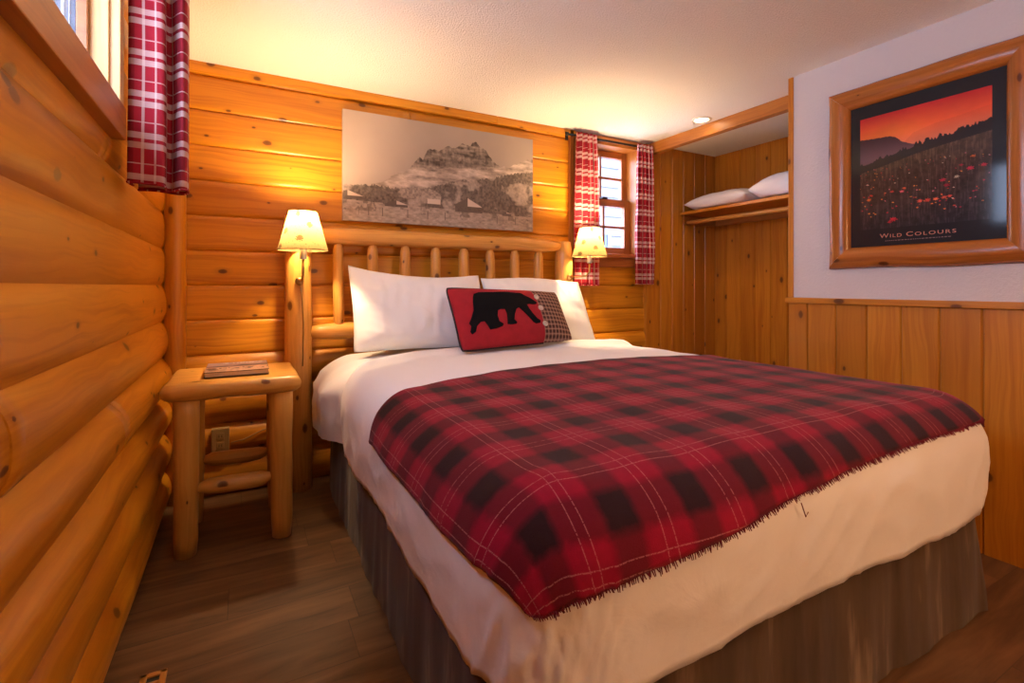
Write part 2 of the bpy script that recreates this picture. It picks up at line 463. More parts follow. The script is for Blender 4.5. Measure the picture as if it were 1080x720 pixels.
def log_wall(mb, axis, A0, A1, plane, inward, hole, bulges, pw, joints):
    k = 0; z = 0.005
    while z < CEIL - 0.01:
        z0, z1 = z, min(z + LOG, CEIL)
        bul, p = bulges(k), pw(k)
        cuts = sorted([A0, A1] + [j for j in joints.get(k, [])])
        tints = []
        for a, b in zip(cuts[:-1], cuts[1:]):
            g = 0.0015
            ti = random.random() ** 1.5; uo = (random.random() * 60, random.random() * 60)
            h0, h1, hz0, hz1 = hole
            spans = [(a + g, b - g, None, None)]
            if not (z1 <= hz0 or z0 >= hz1):
                spans = []
                if a < h0: spans.append((a + g, min(b, h0) - g, None, None))
                if b > h1: spans.append((max(a, h1) + g, b - g, None, None))
                m0, m1 = max(a, h0), min(b, h1)
                if m1 > m0:
                    if z0 < hz0: spans.append((m0, m1, z0, hz0))
                    if z1 > hz1: spans.append((m0, m1, hz1, z1))
            for (x0, x1, c0, c1) in spans:
                log_face(mb, axis, x0, x1, z0, z1, bul, p, plane, inward, c0, c1, ti, uo)
        z = z1; k += 1

def slab_with_hole(mb, axis, A0, A1, p0, p1, hole, z0=0.0, z1=CEIL):
    def bx(a0, a1, c0, c1):
        if axis == 0: mb.box((a0, p0, c0), (a1, p1, c1), 0, 0, 0.9)
        else: mb.box((p0, a0, c0), (p1, a1, c1), 0, 1, 0.9)
    if hole is None: return bx(A0, A1, z0, z1)
    h0, h1, c0, c1 = hole
    bx(A0, h0, z0, z1); bx(h1, A1, z0, z1); bx(h0, h1, z0, c0); bx(h0, h1, c1, z1)

# floor, ceiling
mb = MB(); mb.box((LEFT - 0.2, FRONT - 0.2, -0.1), (CLX1 + 0.2, BACK + 0.2, 0.0), 0)
struct(mb.build('floor', M['floor'], smooth=False), 'brown wood plank floor beside the bed', 'floor')
mb = MB(); mb.box((LEFT - 0.2, FRONT - 0.2, CEIL), (CLX1 + 0.2, BACK + 0.2, CEIL + 0.1), 0)
struct(mb.build('ceiling', M['ceiling'], smooth=False), 'white stippled ceiling', 'ceiling')

# left log wall with a window
LW = (0.45, 1.80, 1.612, 2.16)        # opening: y0 y1 z0 z1
mb = MB()
slab_with_hole(mb, 1, FRONT, BACK + 0.15, LEFT - 0.16, LEFT, LW)
log_wall(mb, 1, FRONT, BACK - 0.02, LEFT, 1, LW, lambda k: 0.048 if k < 4 else (0.032 if k < 5 else (0.022 if k < 6 else 0.016)),
         lambda k: 2.2 if k < 4 else (2.5 if k < 6 else 4.0), {5: [1.02], 4: [1.08, -0.4], 3: [1.9], 6: [-0.5], 2: [0.2]})
struct(mb.build('wall_left', M['log']), 'honey coloured half-log wall on the left', 'wall')

# back log wall with a window; the part right of x=2.86 is flush vertical boarding
BW = (2.20, 2.765, 1.30, 2.185)
mb = MB()
slab_with_hole(mb, 0, LEFT - 0.1, CLX1 + 0.15, BACK, BACK + 0.16, BW)
log_wall(mb, 0, LEFT, 2.87, BACK, -1, BW, lambda k: 0.045 if k < 3 else (0.03 if k < 4 else 0.012), lambda k: 2.2 if k < 3 else (3.0 if k < 4 else 14.0),
         {0: [1.4], 9: [1.6], 11: [0.9]})
struct(mb.build('wall_back', M['log']), 'honey coloured log wall behind the headboard', 'wall')

def boards(mb, axis, a0, a1, z0, z1, plane, inward, width, th=0.02, e=0.006, dip=0.007):
    a = a0
    while a < a1 - 0.004:
        b = min(a + width, a1)
        ti = random.random() ** 1.4; ou, ov = random.random() * 60, random.random() * 60
        prof = [(a, th - dip), (a + e * 0.25, th - dip), (a + e, th), (b - e, th), (b - e * 0.25, th - dip), (b, th - dip)]
        P = []; UV = []
        for zz in (z0, z1):
            row = []; ur = []
            for (q, h) in prof:
                row.append((q, plane + inward * h, zz) if axis == 0 else (plane + inward * h, q, zz))
                ur.append((ou + zz, ov + q))
            P.append(row); UV.append(ur)
        mb.quadgrid(P, UV, ti, flip=(axis == 0) != (inward < 0))
        a = b

# closet: side wall continues the back wall, back wall faces left
mb = MB(); boards(mb, 0, 2.875, CLX1, 0, CEIL, BACK, -1, 0.132)
struct(mb.build('wall_closet_side', M['panel'], smooth=False), 'vertical pine boards at the end of the closet alcove', 'wall')
mb = MB(); mb.box((CLX1, 1.4, 0), (CLX1 + 0.12, BACK + 0.1, CEIL), 0, 2, 0.9)
boards(mb, 1, 1.5, BACK - 0.02, 0, CEIL, CLX1, -1, 0.136)
struct(mb.build('wall_closet_back', M['panel'], smooth=False), 'vertical pine boards at the back of the closet alcove', 'wall')

# painted partition with wainscot
mb = MB(); mb.box((RIGHT, FRONT, 0), (CLX0 + 0.02, 1.64, CEIL), 0, tint=0)
mb.box((CLX0 + 0.02, 1.40, 0), (CLX1, 1.52, CEIL), 0, tint=0)
struct(mb.build('wall_right', M['wallpaint'], smooth=False), 'white textured painted wall holding the framed poster', 'wall')
RAIL = H - 0.062
mb = MB(); boards(mb, 1, FRONT, 1.662, 0.0, RAIL - 0.01, RIGHT, -1, 0.1415, 0.018)
mb.poly([(RIGHT, 1.662, 0), (RIGHT - 0.018, 1.662, 0), (RIGHT - 0.018, 1.662, RAIL - 0.01), (RIGHT, 1.662, RAIL - 0.01)])
struct(mb.build('wall_wainscot', M['panel'], smooth=False), 'pine board wainscot under the poster wall', 'wall')
mb = MB(); mb.box((RIGHT - 0.032, FRONT, RAIL - 0.028), (RIGHT + 0.0, 1.668, RAIL + 0.002), 0.004, 1, 0.1)
struct(mb.build('trim_1', M['panel']), 'pine chair rail on the poster wall', 'trim')
mb = MB(); mb.box((RIGHT - 0.006, 1.64, RAIL), (CLX0 + 0.03, 1.668, CEIL), 0.003, 2, 0.1)
struct(mb.build('trim_2', M['panel']), 'upright pine board ending the poster wall at the closet', 'trim')
mb = MB(); mb.box((CLX0 - 0.035, 1.668, CEIL - 0.085), (CLX0 + 0.02, BACK - 0.02, CEIL), 0.004, 1, 0.2)
struct(mb.build('trim_3', M['trim']), 'pine header beam over the closet opening', 'trim')
mb = MB(); mb.box((LEFT + 0.05, BACK - 0.034, CEIL - 0.052), (1.50, BACK, CEIL), 0.004, 0, 0.05)
mb.box((1.502, BACK - 0.034, CEIL - 0.052), (2.14, BACK, CEIL), 0.004, 0, 0.3)
struct(mb.build('trim_4', M['log']), 'pine crown board along the back wall', 'trim')
mb = MB(); mb.box((2.835, BACK - 0.036, 0), (2.885, BACK, CEIL - 0.001), 0.004, 2, 0.3)
struct(mb.build('trim_5', M['panel']), 'upright pine strip between the log wall and the closet boards', 'trim')
mb = MB(); mb.box((2.095, BACK - 0.034, 1.10), (2.13, BACK, CEIL - 0.001), 0.004, 2, 0.3)
struct(mb.build('trim_6', M['trim']), 'upright pine strip left of the small window', 'trim')
# half round pole in the left corner
mb = MB()
mb.tube([(-0.305, BACK - 0.018, z) for z in np.linspace(0, CEIL, 14)], 0.047, 18, 0.45, 0.04)
struct(mb.build('trim_7', M['log']), 'rounded corner pole between the two log walls', 'trim')

# wall behind the viewpoint with a window for daylight
mb = MB(); slab_with_hole(mb, 0, LEFT - 0.1, RIGHT + 0.3, FRONT - 0.15, FRONT, None)
struct(mb.build('wall_front', M['wallpaint'], smooth=False), 'painted wall behind the viewpoint', 'wall')

def sash(mb, x0, x1, z0, z1, y0, y1, st, nx, nz, mun=0.018):
    mb.box((x0, y0, z0), (x0 + st, y1, z1), 0.003, 2); mb.box((x1 - st, y0, z0), (x1, y1, z1), 0.003, 2)
    mb.box((x0 + st, y0, z1 - st), (x1 - st, y1, z1), 0.003, 0); mb.box((x0 + st, y0, z0), (x1 - st, y1, z0 + st), 0.003, 0)
    for i in range(1, nx):
        x = x0 + st + (x1 - x0 - 2 * st) * i / nx
        mb.box((x - mun / 2, y0 + 0.006, z0 + st), (x + mun / 2, y1 - 0.006, z1 - st), 0.002, 2)
    for i in range(1, nz):
        z = z0 + st + (z1 - z0 - 2 * st) * i / nz
        mb.box((x0 + st, y0 + 0.006, z - mun / 2), (x1 - st, y1 - 0.006, z + mun / 2), 0.002, 0)

# small double hung window in the back wall
w = struct(thing('window_1', 'small double-hung window with brown muntins beside the right lamp', 'window', (2.48, BACK, 1.3)))
mb = MB()
mb.box((2.765 - 0.02, BACK - 0.03, 1.30), (2.765, BACK + 0.155, 2.185), 0.002, 2, 0.1)
mb.box((2.20, BACK - 0.03, 1.30), (2.22, BACK + 0.155, 2.185), 0.002, 2, 0.1)
mb.box((2.22, BACK - 0.03, 2.165), (2.745, BACK + 0.155, 2.185), 0.002, 0, 0.1)
o = mb.build('window_jamb', M['trim'], w)
mb = MB()
mb.box((2.14, BACK - 0.036, 1.33), (2.20, BACK - 0.005, 2.20), 0.003, 2); mb.box((2.765, BACK - 0.036, 1.33), (2.835, BACK - 0.005, 2.20), 0.003, 2)
mb.box((2.14, BACK - 0.036, 2.185), (2.835, BACK - 0.005, 2.228), 0.003, 0)
mb.build('window_casing', M['trim'], w)
mb = MB(); mb.box((2.13, BACK - 0.060, 1.305), (2.835, BACK + 0.10, 1.335), 0.004, 0)
mb.box((2.14, BACK - 0.036, 1.235), (2.83, BACK - 0.005, 1.305), 0.003, 0)
mb.build('window_sill', M['window_wood'], w)
mb = MB(); sash(mb, 2.222, 2.743, 1.735, 2.163, BACK + 0.095, BACK + 0.130, 0.050, 2, 2); mb.build('upper_sash', M['window_wood'], w)
mb = MB(); sash(mb, 2.222, 2.743, 1.338, 1.772, BACK + 0.055, BACK + 0.090, 0.055, 2, 2); mb.build('lower_sash', M['window_wood'], w)
mb = MB(); mb.box((2.27, BACK + 0.111, 1.78), (2.70, BACK + 0.114, 2.12), 0); mb.build('glass_pane', M['glass'], w)
mb = MB(); mb.box((2.27, BACK + 0.071, 1.39), (2.70, BACK + 0.074, 1.72), 0); mb.build('glass_pane', M['glass'], w)
mb = MB(); mb.box((2.46, BACK + 0.045, 1.772), (2.51, BACK + 0.085, 1.786), 0.003, 0); mb.build('sash_lock', M['iron'], w)
rebase(w)

# window in the left wall
w = struct(thing('window_2', 'window high in the left log wall', 'window', (LEFT, 0.95, 1.5)))
Y0, Y1, Z0, Z1 = LW
mb = MB()
mb.box((LEFT - 0.155, Y1 - 0.016, Z0), (LEFT + 0.020, Y1, Z1), 0.002, 2, 0.0); mb.box((LEFT - 0.155, Y0, Z0), (LEFT + 0.020, Y0 + 0.016, Z1), 0.002, 2, 0.0)
mb.box((LEFT - 0.155, Y0, Z1 - 0.016), (LEFT + 0.020, Y1, Z1), 0.002, 1, 0.0)
mb.build('window_jamb', M['jamb'], w)
mb = MB(); mb.box((LEFT - 0.155, Y1 - 0.019, Z0), (LEFT - 0.052, Y1 - 0.0155, Z1 - 0.016), 0, 2, 0.0); mb.build('skylit_outer_jamb', M['skylit_outer_jamb'], w)
mb = MB()
for xx, ww in ((LEFT - 0.082, 0.006), (LEFT - 0.100, 0.003), (LEFT - 0.066, 0.002)): mb.box((xx, Y1 - 0.022, Z0), (xx + ww, Y1 - 0.0185, Z1 - 0.016), 0, 2, 0.0)
mb.build('screen_track', M['track'], w)
mb = MB()
mb.box((LEFT + 0.002, Y1 - 0.006, Z0 + 0.008), (LEFT + 0.045, Y1 + 0.045, Z1 + 0.06), 0.003, 2, 0.0); mb.box((LEFT + 0.002, Y0 - 0.050, Z0 + 0.008), (LEFT + 0.045, Y0 + 0.006, Z1 + 0.06), 0.003, 2, 0.0)
mb.box((LEFT + 0.002, Y0, Z1 - 0.006), (LEFT + 0.045, Y1, Z1 + 0.06), 0.003, 1, 0.0)
mb.build('window_casing', M['jamb'], w)
mb = MB(); mb.box((LEFT - 0.09, Y0 - 0.055, Z0 - 0.004), (LEFT + 0.040, Y1 + 0.045, Z0 + 0.008), 0.002, 1, 0.4); mb.box((LEFT + 0.0, Y0 - 0.055, Z0 - 0.092), (LEFT + 0.050, Y1 + 0.045, Z0 + 0.004), 0.004, 1, 0.4)
mb.build('window_sill', M['trim'], w)
mb = MB()
def lbox(mb, y0, y1, z0, z1, x0=LEFT - 0.048, x1=LEFT - 0.022): mb.box((x0, y0, z0), (x1, y1, z1), 0.003, 1, 0.7)
lbox(mb, Y0 + 0.016, Y1 - 0.016, Z0 + 0.006, Z0 + 0.026); lbox(mb, Y0 + 0.016, Y1 - 0.016, Z1 - 0.045, Z1 - 0.016)
for yy in (Y0 + 0.016, (Y0 + Y1) / 2 - 0.009, Y1 - 0.034): lbox(mb, yy, yy + 0.018, Z0 + 0.03, Z1 - 0.03)
mb.build('window_sash', M['window_wood'], w)
mb = MB(); mb.box((LEFT - 0.037, Y0 + 0.025, Z0 + 0.02), (LEFT - 0.034, Y1 - 0.025, Z1 - 0.03), 0); mb.build('glass_pane', M['glass'], w)
rebase(w)

# outside
mb = MB(); mb.box((-8, -9, -0.35), (12, 12, -0.15), 0)
struct(mb.build('ground', M['snow'], smooth=False), 'snowy ground outside the windows', 'ground')
hs = thing('house', 'pale clapboard house seen through the small window', 'house', (4.3, 6.4, -0.15))
mb = MB()
for k in range(24):
    z = -0.15 + k * 0.16
    mb.poly([(2.2, 6.38, z), (7.5, 6.38, z), (7.5, 6.40, z + 0.16), (2.2, 6.40, z + 0.16)], mi=0)
    mb.poly([(2.2, 6.40, z + 0.145), (7.5, 6.40, z + 0.145), (7.5, 6.365, z + 0.15), (2.2, 6.365, z + 0.15)], mi=0); mb.poly([(2.2, 6.365, z + 0.15), (7.5, 6.365, z + 0.15), (7.5, 6.365, z + 0.165), (2.2, 6.365, z + 0.165)], mi=0)
mb.box((2.2, 6.40, -0.15), (7.5, 9.0, 3.69), 0)
mb.build('siding_wall', M['siding'], hs, smooth=False)
mb = MB(); mb.box((2.0, 6.15, 3.69), (7.7, 9.2, 3.85), 0.01, 0); mb.build('roof_eave', M['siding'], hs)
for xx in (4.55, 5.75):
    mb = MB(); sash(mb, xx, xx + 0.75, 0.95, 2.0, 6.34, 6.39, 0.07, 2, 2, 0.03); wf = mb.build('house_window', M['siding'], hs)
    mb = MB(); mb.box((xx + 0.05, 6.36, 1.0), (xx + 0.70, 6.37, 1.95), 0); mb.build('pane', M['dark_glass'], wf)
rebase(hs)
# ------------------------------------------------------------------ headboard
def logpath(p0, p1, n=10, wander=0.004):
    p0, p1 = Vector(p0), Vector(p1); ph = random.random() * 50
    out = []
    for i in range(n):
        q = p0.lerp(p1, i / (n - 1))
        out.append(q + Vector((mnoise.noise(Vector((i * 0.35, ph, 0))), mnoise.noise(Vector((i * 0.35, ph, 9))), mnoise.noise(Vector((i * 0.35, ph, 5))))) * wander)
    out[0], out[-1] = p0, p1
    return out

HBY = 2.885
hb = thing('headboard', 'peeled pine log headboard with upright spindles between two posts', 'headboard', (1.12, HBY, 0))
LPX, RPX = 0.255, 1.985
mb = MB(); mb.tube(logpath((LPX, HBY, 0.0), (LPX, HBY, 1.46), 16, 0.003), [0.068 + 0.002 * math.sin(i) for i in range(16)], 22, 0.15, 0.05); mb.build('post', M['peeled'], hb)
mb = MB(); mb.tube(logpath((RPX, HBY, 0.0), (RPX, HBY, 1.40), 16, 0.003), [0.062] * 14 + [0.060, 0.045], 22, 0.25, 0.05); mb.build('post', M['peeled'], hb)
mb = MB(); n = 24
pth = logpath((LPX + 0.04, HBY, 1.365), (RPX - 0.03, HBY, 1.365), n, 0.006)
rad = [0.030 + 0.017 * min(1, i / 2) for i in range(n)]; rad[-1] = 0.024; rad[-2] = 0.036
mb.tube(pth, rad, 18, 0.1, 0.06); mb.build('top_rail', M['peeled'], hb)
mb = MB(); rad = [0.030, 0.042] + [0.046] * 20 + [0.042, 0.030]
mb.tube(logpath((LPX + 0.05, HBY, 0.835), (RPX - 0.05, HBY, 0.835), 24, 0.006), rad, 18, 0.2, 0.06); mb.build('bottom_rail', M['peeled'], hb)
for k, px in enumerate((357, 393, 427, 459, 489, 517, 543, 568)):
    u = (px - 540) / 520
    a = R(28.5); rx = math.sin(a) + math.cos(a) * u; ry = math.cos(a) - math.sin(a) * u
    X = rx / ry * HBY
    r0 = 0.031 + random.uniform(-0.002, 0.003)
    zs = [0.845, 0.875, 0.90, 0.97, 1.05, 1.13, 1.20, 1.26, 1.295, 1.315, 1.335]
    rr = [0.016, 0.022, r0, r0, r0 * 1.02, r0, r0 * 0.98, r0 * 0.97, r0 * 0.92, 0.022, 0.016]
    mb = MB(); mb.tube([(X + 0.002 * math.sin(z * 9 + k), HBY, z) for z in zs], rr, 16, None, 0.06); mb.build('spindle', M['peeled'], hb)
rebase(hb)

# ------------------------------------------------------------------ wall lamps on the posts
def lamp(name, label, cx, cy, zb, px, arm_pts, cord):
    t = thing(name, label, 'wall lamp', (px, HBY - 0.07, zb - 0.2), 'lamps at either side of the headboard')
    n = 40
    r0, r1, h = 0.119, 0.067, 0.196
    def ring(r, z): return [(cx + r * math.cos(2 * math.pi * j / n), cy + r * math.sin(2 * math.pi * j / n), z) for j in range(n)]
    P = []; UV = []
    for i in range(9):
        f = i / 8; r = r0 + (r1 - r0) * f
        P.append(ring(r, zb + h * f)); UV.append([(2 * math.pi * j / n * 0.1, h * f) for j in range(n + 1)])
    for i in range(9):
        f = 1 - i / 8; r = r0 + (r1 - r0) * f - 0.0015
        P.append(ring(r, zb + h * f)); UV.append([(2 * math.pi * j / n * 0.1, h * f) for j in range(n + 1)])
    mb = MB(); mb.quadgrid(P[:9], UV[:9], 0, True)
    sh = mb.build('lamp_shade', M['shade'], t)
    for r, z in ((r0, zb), (r1, zb + h)):
        mb = MB(); mb.tube([(cx + r * math.cos(2 * math.pi * j / 36), cy + r * math.sin(2 * math.pi * j / 36), z) for j in range(37)], 0.0022, 6, 0, caps=False)
        mb.build('shade_rim', M['shade'], t)
    mb = MB()
    for a in range(3):
        an = a * 2.094 + 0.4
        mb.tube([(cx, cy, zb + h - 0.012), (cx + r1 * math.cos(an), cy + r1 * math.sin(an), zb + h - 0.002)], 0.0014, 6, 0)
    mb.build('shade_spider', M['brass'], t)
    mb = MB(); mb.tube([(cx, cy, zb - 0.045), (cx, cy, zb + 0.045)], [0.0165, 0.0165], 16, 0); mb.build('lamp_socket', M['socket'], t)
    mb = MB(); mb.tube([(cx, cy, zb + 0.045), (cx, cy, zb + 0.060), (cx, cy, zb + 0.085), (cx, cy, zb + 0.105), (cx, cy, zb + 0.118)], [0.012, 0.020, 0.028, 0.022, 0.006], 16, 0); mb.build('bulb', M['bulb'], t)
    mb = MB(); mb.tube(arm_pts, 0.0065, 10, 0); mb.build('arm', M['brass'], t)
    e = Vector(arm_pts[-1])
    mb = MB(); mb.tube([(e.x, e.y + 0.004, e.z), (e.x, e.y - 0.010, e.z), (e.x, e.y - 0.016, e.z)], [0.022, 0.022, 0.012], 18, 0); mb.build('mounting_plate', M['brass'], t)
    if cord:
        mb = MB(); mb.tube(cord, 0.003, 8, 0); mb.build('cord', M['brass'], t)
    l = bpy.data.lights.new('lamp_light', 'POINT'); l.energy = LAMP_W; l.color = LAMP_C; l.shadow_soft_size = 0.028
    lo = bpy.data.objects.new('lamp_light', l); COL.objects.link(lo); lo.location = (cx, cy, zb + 0.15); lo.parent = t
    rebase(t)
    return t
LAMP_W = 40.0; LAMP_C = (1.0, 0.69, 0.38)
PF = HBY - 0.069
lamp('wall_lamp', 'lit lamp with patterned shade on the left post, above the nightstand', 0.262, 2.70, H + 0.183, LPX,
     [(0.262, 2.70, H + 0.14), (0.262, 2.70, H + 0.055), (0.260, 2.715, H + 0.035), (0.257, 2.76, H + 0.028), (LPX, PF - 0.004, H + 0.028)],
     [(LPX, PF - 0.012, H + 0.02), (LPX + 0.012, PF - 0.006, H - 0.05), (LPX + 0.02, PF - 0.002, H - 0.2), (LPX + 0.016, PF - 0.002, H - 0.42)])
lamp('wall_lamp', 'lit lamp with patterned shade at the right post, before the small window', 2.075, 2.71, H + 0.205, RPX,
     [(2.075, 2.71, H + 0.165), (2.075, 2.71, H + 0.10), (2.060, 2.73, H + 0.072), (2.02, 2.78, H + 0.066), (RPX + 0.004, HBY - 0.066, H + 0.066)], None)

# ------------------------------------------------------------------ bed
HX0, HX1, HY0, HY1 = 0.375, 2.245, 0.665, 2.80       # duvet outline
TOP = 0.685
bed = thing('bed', 'wide bed with dark brown suede skirt below white bedding', 'bed', (1.3, 1.75, 0))

def prof(L, flat, r, slope=0.10):
    """distance past the inner rectangle -> (out, drop)"""
    if L <= flat: return L, 0.0
    q = (L - flat) / r
    if q < math.pi / 2: return flat + r * math.sin(q), r * (1 - math.cos(q))
    d = (q - math.pi / 2) * r
    return flat + r - slope * d * d * 2.0, r + d

class Drape:
    def __init__(s, x0, x1, y0, y1, top, Rc, r, crown=0.03):
        s.x0, s.x1, s.y0, s.y1, s.top, s.Rc, s.r, s.crown = x0, x1, y0, y1, top, Rc, r, crown
        s.hx0, s.hx1, s.hy0, s.hy1 = x0 + Rc, x1 - Rc, y0 + Rc, y1 - Rc
    def at(s, a, b, off=0.0, square=False, p4=False):
        qx = min(max(a, s.hx0), s.hx1); qy = min(max(b, s.hy0), s.hy1)
        dx, dy = a - qx, b - qy
        if square and dx and dy:
            ax, ay = abs(dx), abs(dy); L = max(ax, ay)
            an = (math.pi / 4) * (ay / ax) if ax >= ay else math.pi / 2 - (math.pi / 4) * (ax / ay)
            nx, ny = math.copysign(math.cos(an), dx), math.copysign(math.sin(an), dy)
        else:
            L = math.hypot(dx, dy)
            nx, ny = (dx / L, dy / L) if L > 1e-9 else (0, 0)
            if p4: L = (dx ** 4 + dy ** 4) ** 0.25
        o, d = prof(L, s.Rc - s.r, s.r + off)
        cx = (qx + nx * o - s.x0) / (s.x1 - s.x0); cy = (qy + ny * o - s.y0) / (s.y1 - s.y0)
        cr = s.crown * max(0, math.sin(math.pi * min(max(cx, 0), 1))) ** 0.6 * max(0, math.sin(math.pi * min(max(cy, 0), 1))) ** 0.35
        fade = max(0, 1 - d / 0.10)
        return Vector((qx + nx * (o), qy + ny * (o), s.top + off - d + cr * fade)), Vector((nx, ny, 0)), d
def fold(P, N, d, seed, amp, fx=7.0):
    """soft hanging folds on the drops, faint wrinkles on top"""
    k = min(1, d / 0.12)
    tcoord = P.x * N.y - P.y * N.x
    w = mnoise.noise(Vector((P.x * fx, P.y * fx, seed + P.z * 2.0))) * amp * k
    w2 = mnoise.noise(Vector((P.x * 3.0, P.y * 3.0, seed + 7))) * amp * 0.5 * k
    z = mnoise.noise(Vector((P.x * 4, P.y * 4, seed + 3))) * 0.006 * (1 - k) + mnoise.noise(Vector((P.x * 13, P.y * 9, seed + 5))) * 0.0016
    # diagonal pulls and creases on the hanging sides
    r1 = max(0, 1 - abs(mnoise.noise(Vector((tcoord * 5.0 + P.z * 6.0, P.z * 3.0 - tcoord * 1.5, seed + 21)))) * 2.2) ** 3
    r2 = max(0, 1 - abs(mnoise.noise(Vector((tcoord * 8.0 - P.z * 9.0, P.z * 5.0 + tcoord * 2.0, seed + 33)))) * 2.6) ** 3
    w3 = k * min(1, d / 0.2) * (0.007 * r1 + 0.004 * r2)
    return P + N * (w + w2 + w3) + Vector((0, 0, z))

drape = Drape(HX0, HX1, HY0, HY1 + 0.3, TOP + 0.012, 0.20, 0.13)

# skirt
def skirt():
    mb = MB(); x0, x1, y0, y1 = 0.415, 2.205, 0.712, 2.80
    pts = []
    def seg(a, b, n):
        for i in range(n): pts.append(a.lerp(b, i / n))
    A, B, C_, D = Vector((x0, y1, 0)), Vector((x0, y0, 0)), Vector((x1, y0, 0)), Vector((x1, y1, 0))
    seg(A, B, 110); seg(B, C_, 100); seg(C_, D, 110); pts.append(D)
    RC = 0.10
    def rounded(p):
        ax = x0 + RC if p.x < x0 + RC else (x1 - RC if p.x > x1 - RC else None)
        if ax is None or p.y > y0 + RC: return p
        d = Vector((p.x - ax, p.y - (y0 + RC), 0)); m_ = max(abs(d.x), abs(d.y))
        return Vector((ax, y0 + RC, 0)) + d.normalized() * m_ if m_ > 1e-6 else p
    P = []; UV = []
    cen = Vector(((x0 + x1) / 2, (y0 + y1) / 2, 0))
    for k in range(9):
        z = 0.44 * (1 - k / 8) + 0.004; row = []; ur = []; L = 0
        for i, p in enumerate(pts):
            if i < 110: nrm = Vector((-1, 0, 0))
            elif i < 210: nrm = Vector((0, -1, 0))
            else: nrm = Vector((1, 0, 0))
            s_ = i * 0.02
            f = k / 8
            corner = min(abs(i - 110), abs(i - 210)) * 0.02
            pleat = 0.016 * math.exp(-(corner / 0.05) ** 2)
            w = (0.010 * mnoise.noise(Vector((s_ * 5.5, 3, 0.6 * f))) + 0.006 * mnoise.noise(Vector((s_ * 14, 8, f)))) * (0.3 + 0.9 * f) + 0.012 * f + pleat * f
            pr = rounded(p); f2 = min(1, f * 1.2); p2 = pr.lerp(p, 0.75 * f2); row.append((p2 + nrm * w) + Vector((0, 0, z))); ur.append((s_, z))
        P.append(row); UV.append(ur)
    mb.quadgrid(P, UV)
    return mb.build('bed_skirt', M['skirt'], bed, angle=80)
skirt()
mb = MB(); mb.box((0.48, 0.79, 0.09), (2.14, 2.78, 0.36), 0.06, 1); mb.build('box_spring', M['sheet'], bed)
mb = MB(); mb.box((0.47, 0.78, 0.362), (2.15, 2.80, 0.63), 0.09, 1); mb.build('mattress', M['sheet'], bed)
for (x, y) in ((0.52, 0.85), (2.1, 0.85), (0.52, 2.68), (2.1, 2.68)):
    mb = MB(); mb.tube([(x, y, 0), (x, y, 0.09)], 0.03, 12); mb.build('foot', M['iron'], bed)
rebase(bed)

# flat sheet: over the head end, hanging lower and wider on the left
def sheet():
    S = Drape(0.396, 2.230, 1.0, 3.6, 0.680, 0.20, 0.118, 0.030)
    na, nb = 120, 40
    a0, a1 = S.x0 - 0.27, S.x1 + 0.23
    mb = MB(); P = []; UV = []
    for j in range(nb + 1):
        b = 2.12 + (2.815 - 2.12) * j / nb
        row = []; ur = []
        for i in range(na + 1):
            a = a0 + (a1 - a0) * i / na
            p, nrm, d = S.at(a, b)
            g = max(0, min(1, (b - 2.36) / 0.14)); g = g * g * (3 - 2 * g)
            if p.x < 0.7: p.x -= 0.075 * g * max(0, min(1, d / 0.10))
            p = fold(p, nrm, d, 11.0, 0.003 + 0.014 * g, 5.0 + 4.0 * g)
            if p.z > 0.6: p.z += 0.020 * max(0, min(1, (b - 2.53) / 0.06))
            row.append(p); ur.append((a, b))
        P.append(row); UV.append(ur)
    mb.quadgrid(P, UV)
    o = mb.build('bed_sheet', M['sheet'], angle=80)
    return tag(o, 'crumpled white sheet at the head end, hanging beside the nightstand', 'sheet')
sheet()

def head_edge(a):
    """y of the duvet's head edge at cloth coordinate a"""
    f = max(0, min(1, (a - 0.25) / 0.55))
    return 2.22 + 0.27 * (f * f * (3 - 2 * f)) + 0.012 * math.sin(a * 6)
def duvet():
    na, nb = 130, 120
    Lm = 0.483
    a0, a1 = drape.hx0 - Lm, drape.hx1 + Lm
    b0 = drape.hy0 - Lm
    mb = MB(); P = []; UV = []
    for j in range(nb + 1):
        row = []; ur = []
        for i in range(na + 1):
            a = a0 + (a1 - a0) * i / na
            bh = head_edge(a)
            b = b0 + (bh - b0) * j / nb
            p, nrm, d = drape.at(a, b, 0.012, True)
            p = fold(p, nrm, d, 11.0, 0.013, 5.0)
            # hem wanders
            if d > 0.2: p.z += 0.014 * mnoise.noise(Vector((p.x * 3, p.y * 3, 1.5))) * (d - 0.2) / 0.1
            edge = (bh - b)
            p.z += 0.030 * math.exp(-((edge - 0.05) / 0.05) ** 2) * max(0, 1 - d / 0.1)
            if edge < 0.04:
                q = max(0, edge) / 0.04
                p.z -= 0.032 * max(0, 1 - d / 0.1) * (1 - math.sqrt(max(0, 1 - (1 - q) ** 2)))
                p += nrm * (-0.005 * (1 - math.sqrt(max(0, 1 - (1 - q) ** 2))))
            row.append(p); ur.append((a, b))
        P.append(row); UV.append(ur)
    mb.quadgrid(P, UV)
    o = mb.build('duvet', M['linen'], angle=80)
    so = o.modifiers.new('thick', 'SOLIDIFY'); so.thickness = 0.008; so.offset = -1
    return tag(o, 'plain white duvet over the bed, tucked under the red plaid blanket', 'duvet')
duvet()

